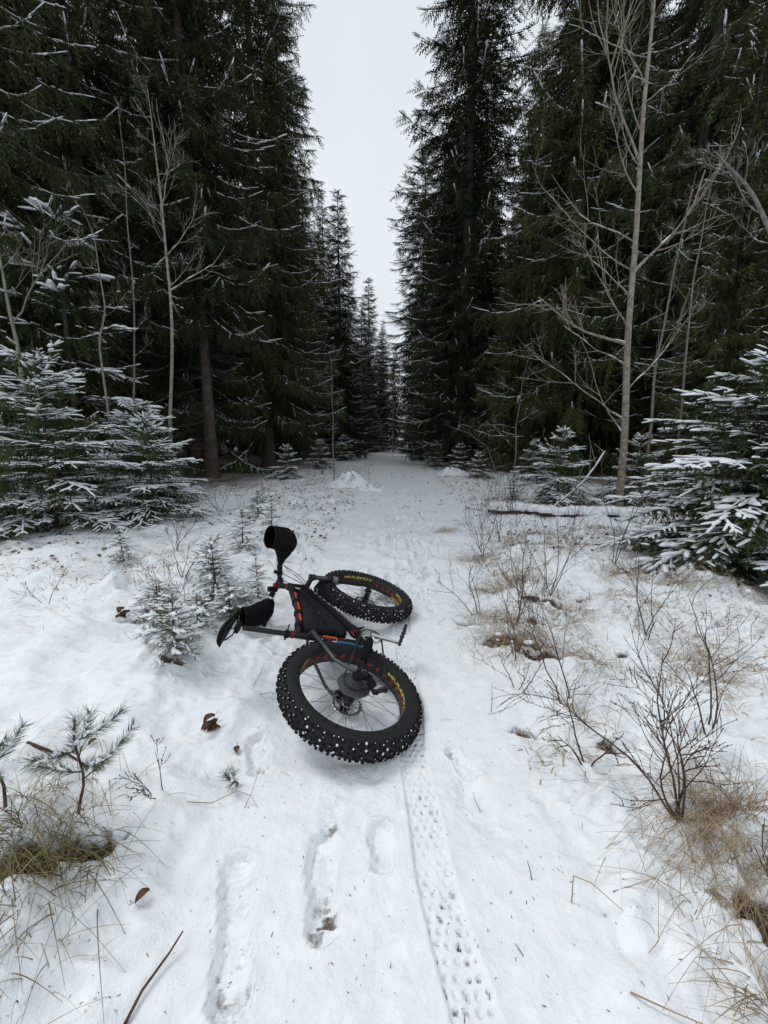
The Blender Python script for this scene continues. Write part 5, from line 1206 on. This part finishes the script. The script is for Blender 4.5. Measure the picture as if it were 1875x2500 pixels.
def lump(mb, c, R0, r, flat=.55, m=0):
    V = [[0, 0, flat]]; 
    for ph, k in ((.55, 1), (1.1, 1), (1.6, 1), (2.2, .8)):
        for a in _u: V.append([math.cos(a) * math.sin(ph) * k, math.sin(a) * math.sin(ph) * k, math.cos(ph) * flat])
    V = np.array(V); V *= (1 + .35 * r.rand(len(V), 1)) * np.array([1 + .6 * r.rand(), 1, 1]); F = [[0, 1 + i, 1 + (i + 1) % 9] for i in range(9)]
    mb.add(V * R0 + c, F, m); mb.add(V * R0 + c, [[1 + k * 9 + i, 1 + (k + 1) * 9 + i, 1 + (k + 1) * 9 + (i + 1) % 9, 1 + k * 9 + (i + 1) % 9] for k in range(3) for i in range(9)], m)
log_cover()
tussock('thick straw coloured grass tussock drooping at the right edge, near the large bare shrub', 1.15, 1.12, 480, .36, 101, spread=.075, droop=1.15, lean=(-.05, -.15), width=.0022)
tussock('yellowed grass tussock beneath the stems of the large bare shrub', 1.02, .92, 380, .24, 102, spread=.10, droop=1.1, width=.0021)
tussock('low straw tuft in the bottom right corner', .93, .66, 220, .18, 103, spread=.05, lean=(-.3, 0))
tussock('straw tuft at the foot of the crooked upright shrub', .95, 1.66, 90, .20, 104, spread=.07, lean=(.3, .1))
tussock('mossy green tussock with dark soil in the near left corner', -1.04, .95, 480, .24, 105, 'grass_green', spread=.085, droop=.9, lean=(0, -.3))
tussock('reddish dry grass around the foot of the pine seedlings', -1.15, 1.12, 200, .16, 106, 'grass', spread=.10, droop=.9)
tussock('grass fringe at the bottom left corner under the mossy tussock', -.98, .75, 190, .17, 107, 'grass_green', spread=.09)
spots = [(.70, 2.35, 'matted grass tussock at the trail edge right of the bike, with dark gap'), (.95, 2.30, 'large matted grass tussock behind the low bare shrub'), (.80, 2.65, 'grass tussock under the tall wispy shrub'), (1.2, 2.05, 'pale flattened tussock beside the crooked upright shrub'),
         (.95, 3.2, 'brown tussock behind the fine branched shrub'), (1.3, 3.4, 'tussock in the middle of the right bank'), (1.55, 4.6, 'straw tussock below the fallen log'), (2.1, 5.2, 'fanned tussock under the log end'),
         (2.15, 3.4, 'tussock under the boughs of the big right young spruce'), (2.6, 3.1, 'dry tussock at the right edge under the big young spruce'), (1.35, 2.6, 'small tussock with a dark opening on the right bank'), (1.05, 4.2, 'reddish tussock at the trail edge farther on'), (.9, 5.6, 'sparse tussock where the trail bends'), (2.9, 3.9, 'tall dry stalks at the right under the spruce'), (1.8, 2.0, 'tussock at the far right of the bank')]
for i, (x, y, lb) in enumerate(spots): tussock(lb, x, y, 210, .24 + .05 * (i % 3), 120 + i, spread=.11, droop=1.0, lean=((-.3 if i % 2 else .3), -.1), snowy=2, width=.0026)
tussock('rusty grass tangled among the seedlings left of the saddle', -1.38, 2.45, 130, .20, 171, spread=.16, droop=1.0)
for i, (x, y, lb) in enumerate([(-2.1, 3.8, 'pinkish flattened grass left of the seedling cluster'), (-2.6, 4.2, 'thin pale grass below the young spruces'), (-3.1, 5.0, 'grass fringe under the shorter young spruce'), (-.42, 2.30, 'small matted tuft above the rear wheel, left of it'), (-2.3, 8.0, 'pale grass on the meadow before the mound'), (-3.3, 9.5, 'pale grass at the forest edge on the left')]):
    tussock(lb, x, y, 60, .20 if i != 3 else .07, 150 + i, spread=.14 if i != 3 else .04, droop=1.1, snowy=5 if i != 3 else 2, width=.003, lean=(.2, 0))

# single stalks and far grass, uncountable
r = np.random.RandomState(77); mb = MB()
def sward(n, y0, y1, L, w, path_ok=.05, dens_x=lambda y: 2 + y * 1.1, segs=5):
    y = y0 + (y1 - y0) * r.rand(n) ** .9; x = (r.rand(n) * 2 - 1) * dens_x(y); d = np.abs(x - PATH_X(y)) - PATH_W(y)
    cl = fbm(x * 1.3, y * 1.0 + 4, 3); keep = ((d > 0) & (cl > -.14) | (r.rand(n) < path_ok)) & ~((x < 0) & (y < 2.6) & (r.rand(n) < .75))
    keep &= (np.abs(x) < 1.0 * y + 1.5); x = x[keep]; y = y[keep]; m_ = len(x); z = gz(x, y) - .004
    d = np.stack([r.normal(0, .7, m_), r.normal(0, .6, m_), .25 + .8 * r.rand(m_)], -1)
    blades(mb, np.stack([x, y, z], -1), L * (.3 + .9 * r.rand(m_)), d, .3 + .9 * r.rand(m_), w * (.6 + .8 * r.rand(m_)) * (1 + y * .05), r, segs=segs)
sward(4200, 1.0, 4.0, .15, .0020, .02, lambda y: 1 + y * .7); sward(11500, 2.8, 9, .17, .0055, .03, segs=4); sward(16000, 7, 21, .24, .013, .06, segs=3)
n_ = 14500; x_ = .55 + 2.9 * r.rand(n_); y_ = 1.35 + 4.2 * r.rand(n_); kp = (fbm(x_ * 2.6 + 3, y_ * 2.6, 3) > -.02) & (x_ > PATH_X(y_) + PATH_W(y_) * .85); x_ = x_[kp]; y_ = y_[kp]; n_ = len(x_)
blades(mb, np.stack([x_, y_, gz(x_, y_) - .004], -1), .06 + .14 * r.rand(n_), np.stack([r.normal(0, .8, n_), r.normal(0, .7, n_), .35 + .6 * r.rand(n_)], -1), .7 + .9 * r.rand(n_), .0026 + .0022 * r.rand(n_), r, segs=4)
g = mb.build('dry_grass', M['grass'], None, False); tag(g, 'thin dry grass stalks poking through the snow on both sides of the trail', 'grass', kind='stuff'); print('grass tris', mb.tris())
mb = MB(); r = np.random.RandomState(78)
def stubble(n, y0, y1, s0):
    y = y0 + (y1 - y0) * r.rand(n); x = (r.rand(n) * 2 - 1) * (1 + y * .9); d = np.abs(x - PATH_X(y)) - PATH_W(y)
    keep = (d > .05) & (fbm(x * 1.1 + 9, y, 3) > -.05) & ~((x < 0) & (y < 2.8)) | (r.rand(n) < .004); x = x[keep]; y = y[keep]; m_ = len(x)
    T = np.array([[0, -.4, 0], [.5, -.5, .12], [1, 0, 0], [.5, .5, .15], [0, .4, 0]]); F = np.array([[0, 1, 3, 4]]); F2 = np.array([[1, 2, 3]])
    p = np.stack([x, y, gz(x, y) + .004], -1); d = np.stack([r.normal(0, 1, m_), r.normal(0, 1, m_), .35 * r.rand(m_)], -1); S = s0 * (.4 + .9 * r.rand(m_)); u = unit(r.normal(0, .5, (m_, 3)) + [0, 0, 1])
    scatter(mb, T, F, p, d, u, S, 0, S * .8); scatter(mb, T, F2, p, d, u, S, 0, S * .8)
stubble(1500, 1.6, 5, .028); stubble(4200, 4, 12, .045)
n_ = 2600; y_ = .5 + 5.5 * r.rand(n_) ** 1.3; x_ = (r.rand(n_) * 2 - 1) * (.7 + y_ * .9); p_ = np.stack([x_, y_, gz(x_, y_) + gmarks(x_, y_)[0] + .0015], -1)
scatter(mb, np.array([[0, -.5, 0], [0, .5, 0], [1, .3, .1], [1, -.3, .1]]), np.array([[0, 1, 2, 3]]), p_, np.stack([r.normal(0, 1, n_), r.normal(0, 1, n_), .25 * r.rand(n_)], -1), [0, 0, 1.0], .002 + .009 * r.rand(n_) ** 2, 0, .0012 + .0014 * r.rand(n_))
g = mb.build('dead_leaves', M['leaf'], None, False); tag(g, 'small brown dead leaves and scraps scattered over the snow', 'leaves', kind='stuff')
# dead wet leaves and sticks in the near snow, one by one
def curled_leaf(label, x, y, L, rz, seed, n=1, cat='leaf', hang=.0, group='dead leaves lying in the near snow'):
    r = np.random.RandomState(seed); root_mb = MB()
    for k in range(n):
        c = np.array([r.normal(0, .02 * (n > 1)), r.normal(0, .02 * (n > 1)), .006 + hang * r.rand()]); az = rz + r.normal(0, .8) * (n > 1); V = []; F = []; m_ = 7
        for i in range(m_):
            s = i / (m_ - 1); w = math.sin(min(1, s * 1.05) * PI) ** .7 * .30 * L + .0006
            for j in (-1, -.5, 0, .5, 1):
                V.append([s * L, j * w, (1 - abs(j)) * -.12 * L + .30 * L * math.sin(s * PI) * .5 + .12 * L * abs(j) ** 2 + r.normal(0, .02 * L)])
        for i in range(m_ - 1):
            for j in range(4): F.append([i * 5 + j, i * 5 + j + 1, i * 5 + j + 6, i * 5 + j + 5])
        V = np.array(V); ca, sa = math.cos(az), math.sin(az); V = V @ np.array([[ca, sa, 0], [-sa, ca, 0], [0, 0, 1]]); root_mb.add(V + c, F)
        tube(root_mb, [c, c + [-.4 * L * ca, -.4 * L * sa, .25 * L]], .0010, 4)
    o = root_mb.build('dead_leaf', M['leaf']); o.location = (x, y, G(x, y)); tag(o, label, cat, group)
curled_leaf('dark drooping leaf bunch poking from the snow at the left of the boot prints', -.80, 1.62, .060, 4.2, 1, 5, hang=.05)
curled_leaf('single curled brown leaf right of the drooping leaf bunch', -.66, 1.52, .042, 5.0, 2)
curled_leaf('thick dark dead leaves hanging from a bent weed at the left of the seedlings', -1.83, 2.50, .085, 2.2, 3, 4, hang=.10)
curled_leaf('brown leaf lying beside the mossy tussock', -.72, .90, .04, 1.0, 4)
curled_leaf('small dry leaf in the snow left of the pine plume', -1.24, 1.42, .035, 1.3, 5)
curled_leaf('dark leaf in a snow hollow on the right bank', 1.15, 2.75, .09, 2.0, 6, 2)
curled_leaf('brown leaf beyond the tussocks on the right bank', 1.72, 2.55, .06, .4, 7)
def stick(label, pts, r0, m='twig', group='twigs lying in the near snow'):
    mb = MB(); P = np.array([[x, y, G(x, y) + z] for x, y, z in pts]); c = P[0].copy(); tube(mb, P - c, np.linspace(r0, r0 * .5, len(P)), 6)
    o = mb.build('twig', M[m]); o.location = c; tag(o, label, 'twig', group)
stick('dark stick with a snowy back slanting into the bottom edge at the left', [(-.60, .66, .004), (-.59, .72, .012), (-.56, .79, .02), (-.545, .83, .035)], .0045)
stick('dark broken stick at the left edge level with the pine plume', [(-1.40, 1.33, .0), (-1.30, 1.31, .012), (-1.25, 1.335, .012), (-1.19, 1.33, .0)], .007)
stick('thin twig standing by the tiny pine seedling', [(-.52, 1.22, .0), (-.50, 1.26, .04), (-.49, 1.30, .08)], .0012)
stick('bent straw lying below the tiny pine seedling', [(-.72, 1.20, .01), (-.64, 1.22, .014), (-.56, 1.26, .03), (-.50, 1.24, .035), (-.47, 1.22, .004)], .0016, 'grass')
stick('thin reddish twig at the left of the rear tyre', [(-.66, 1.84, .01), (-.60, 1.85, .03), (-.52, 1.82, .01)], .0016)
stick('upright thin twig between seedlings and rear wheel', [(-.72, 1.92, .0), (-.69, 1.97, .05), (-.68, 2.0, .10)], .0014)
stick('slender dark stalk alone in the snow right of the tyre track', [(.36, 1.22, .0), (.345, 1.24, .03), (.34, 1.26, .05)], .0013)
stick('short dark stalk in the snow at the right, lower than the slender one', [(.46, .98, .0), (.455, .99, .03), (.45, 1.0, .045)], .0018)
stick('tiny dark twig near the bottom right of the tyre track', [(.37, .80, .0), (.36, .815, .006), (.352, .82, .012)], .0014)
stick('bent straw arch on the snow left of the large bare shrub', [(.555, .92, .0), (.555, .925, .09), (.60, .91, .085), (.68, .88, .0)], .0018, 'grass')
stick('long pale straw lying toward the bottom right corner', [(.60, .72, .004), (.68, .68, .02), (.76, .66, .012)], .0022, 'grass')
stick('straw folded into a sharp angle beside the shrub foot', [(.68, .93, .004), (.80, .92, .05), (.74, .82, .012), (.70, .80, .004)], .0014, 'grass')
stick('crooked seed head stem standing at the trail edge', [(.545, 1.75, .0), (.55, 1.76, .07), (.54, 1.75, .16)], .0018)
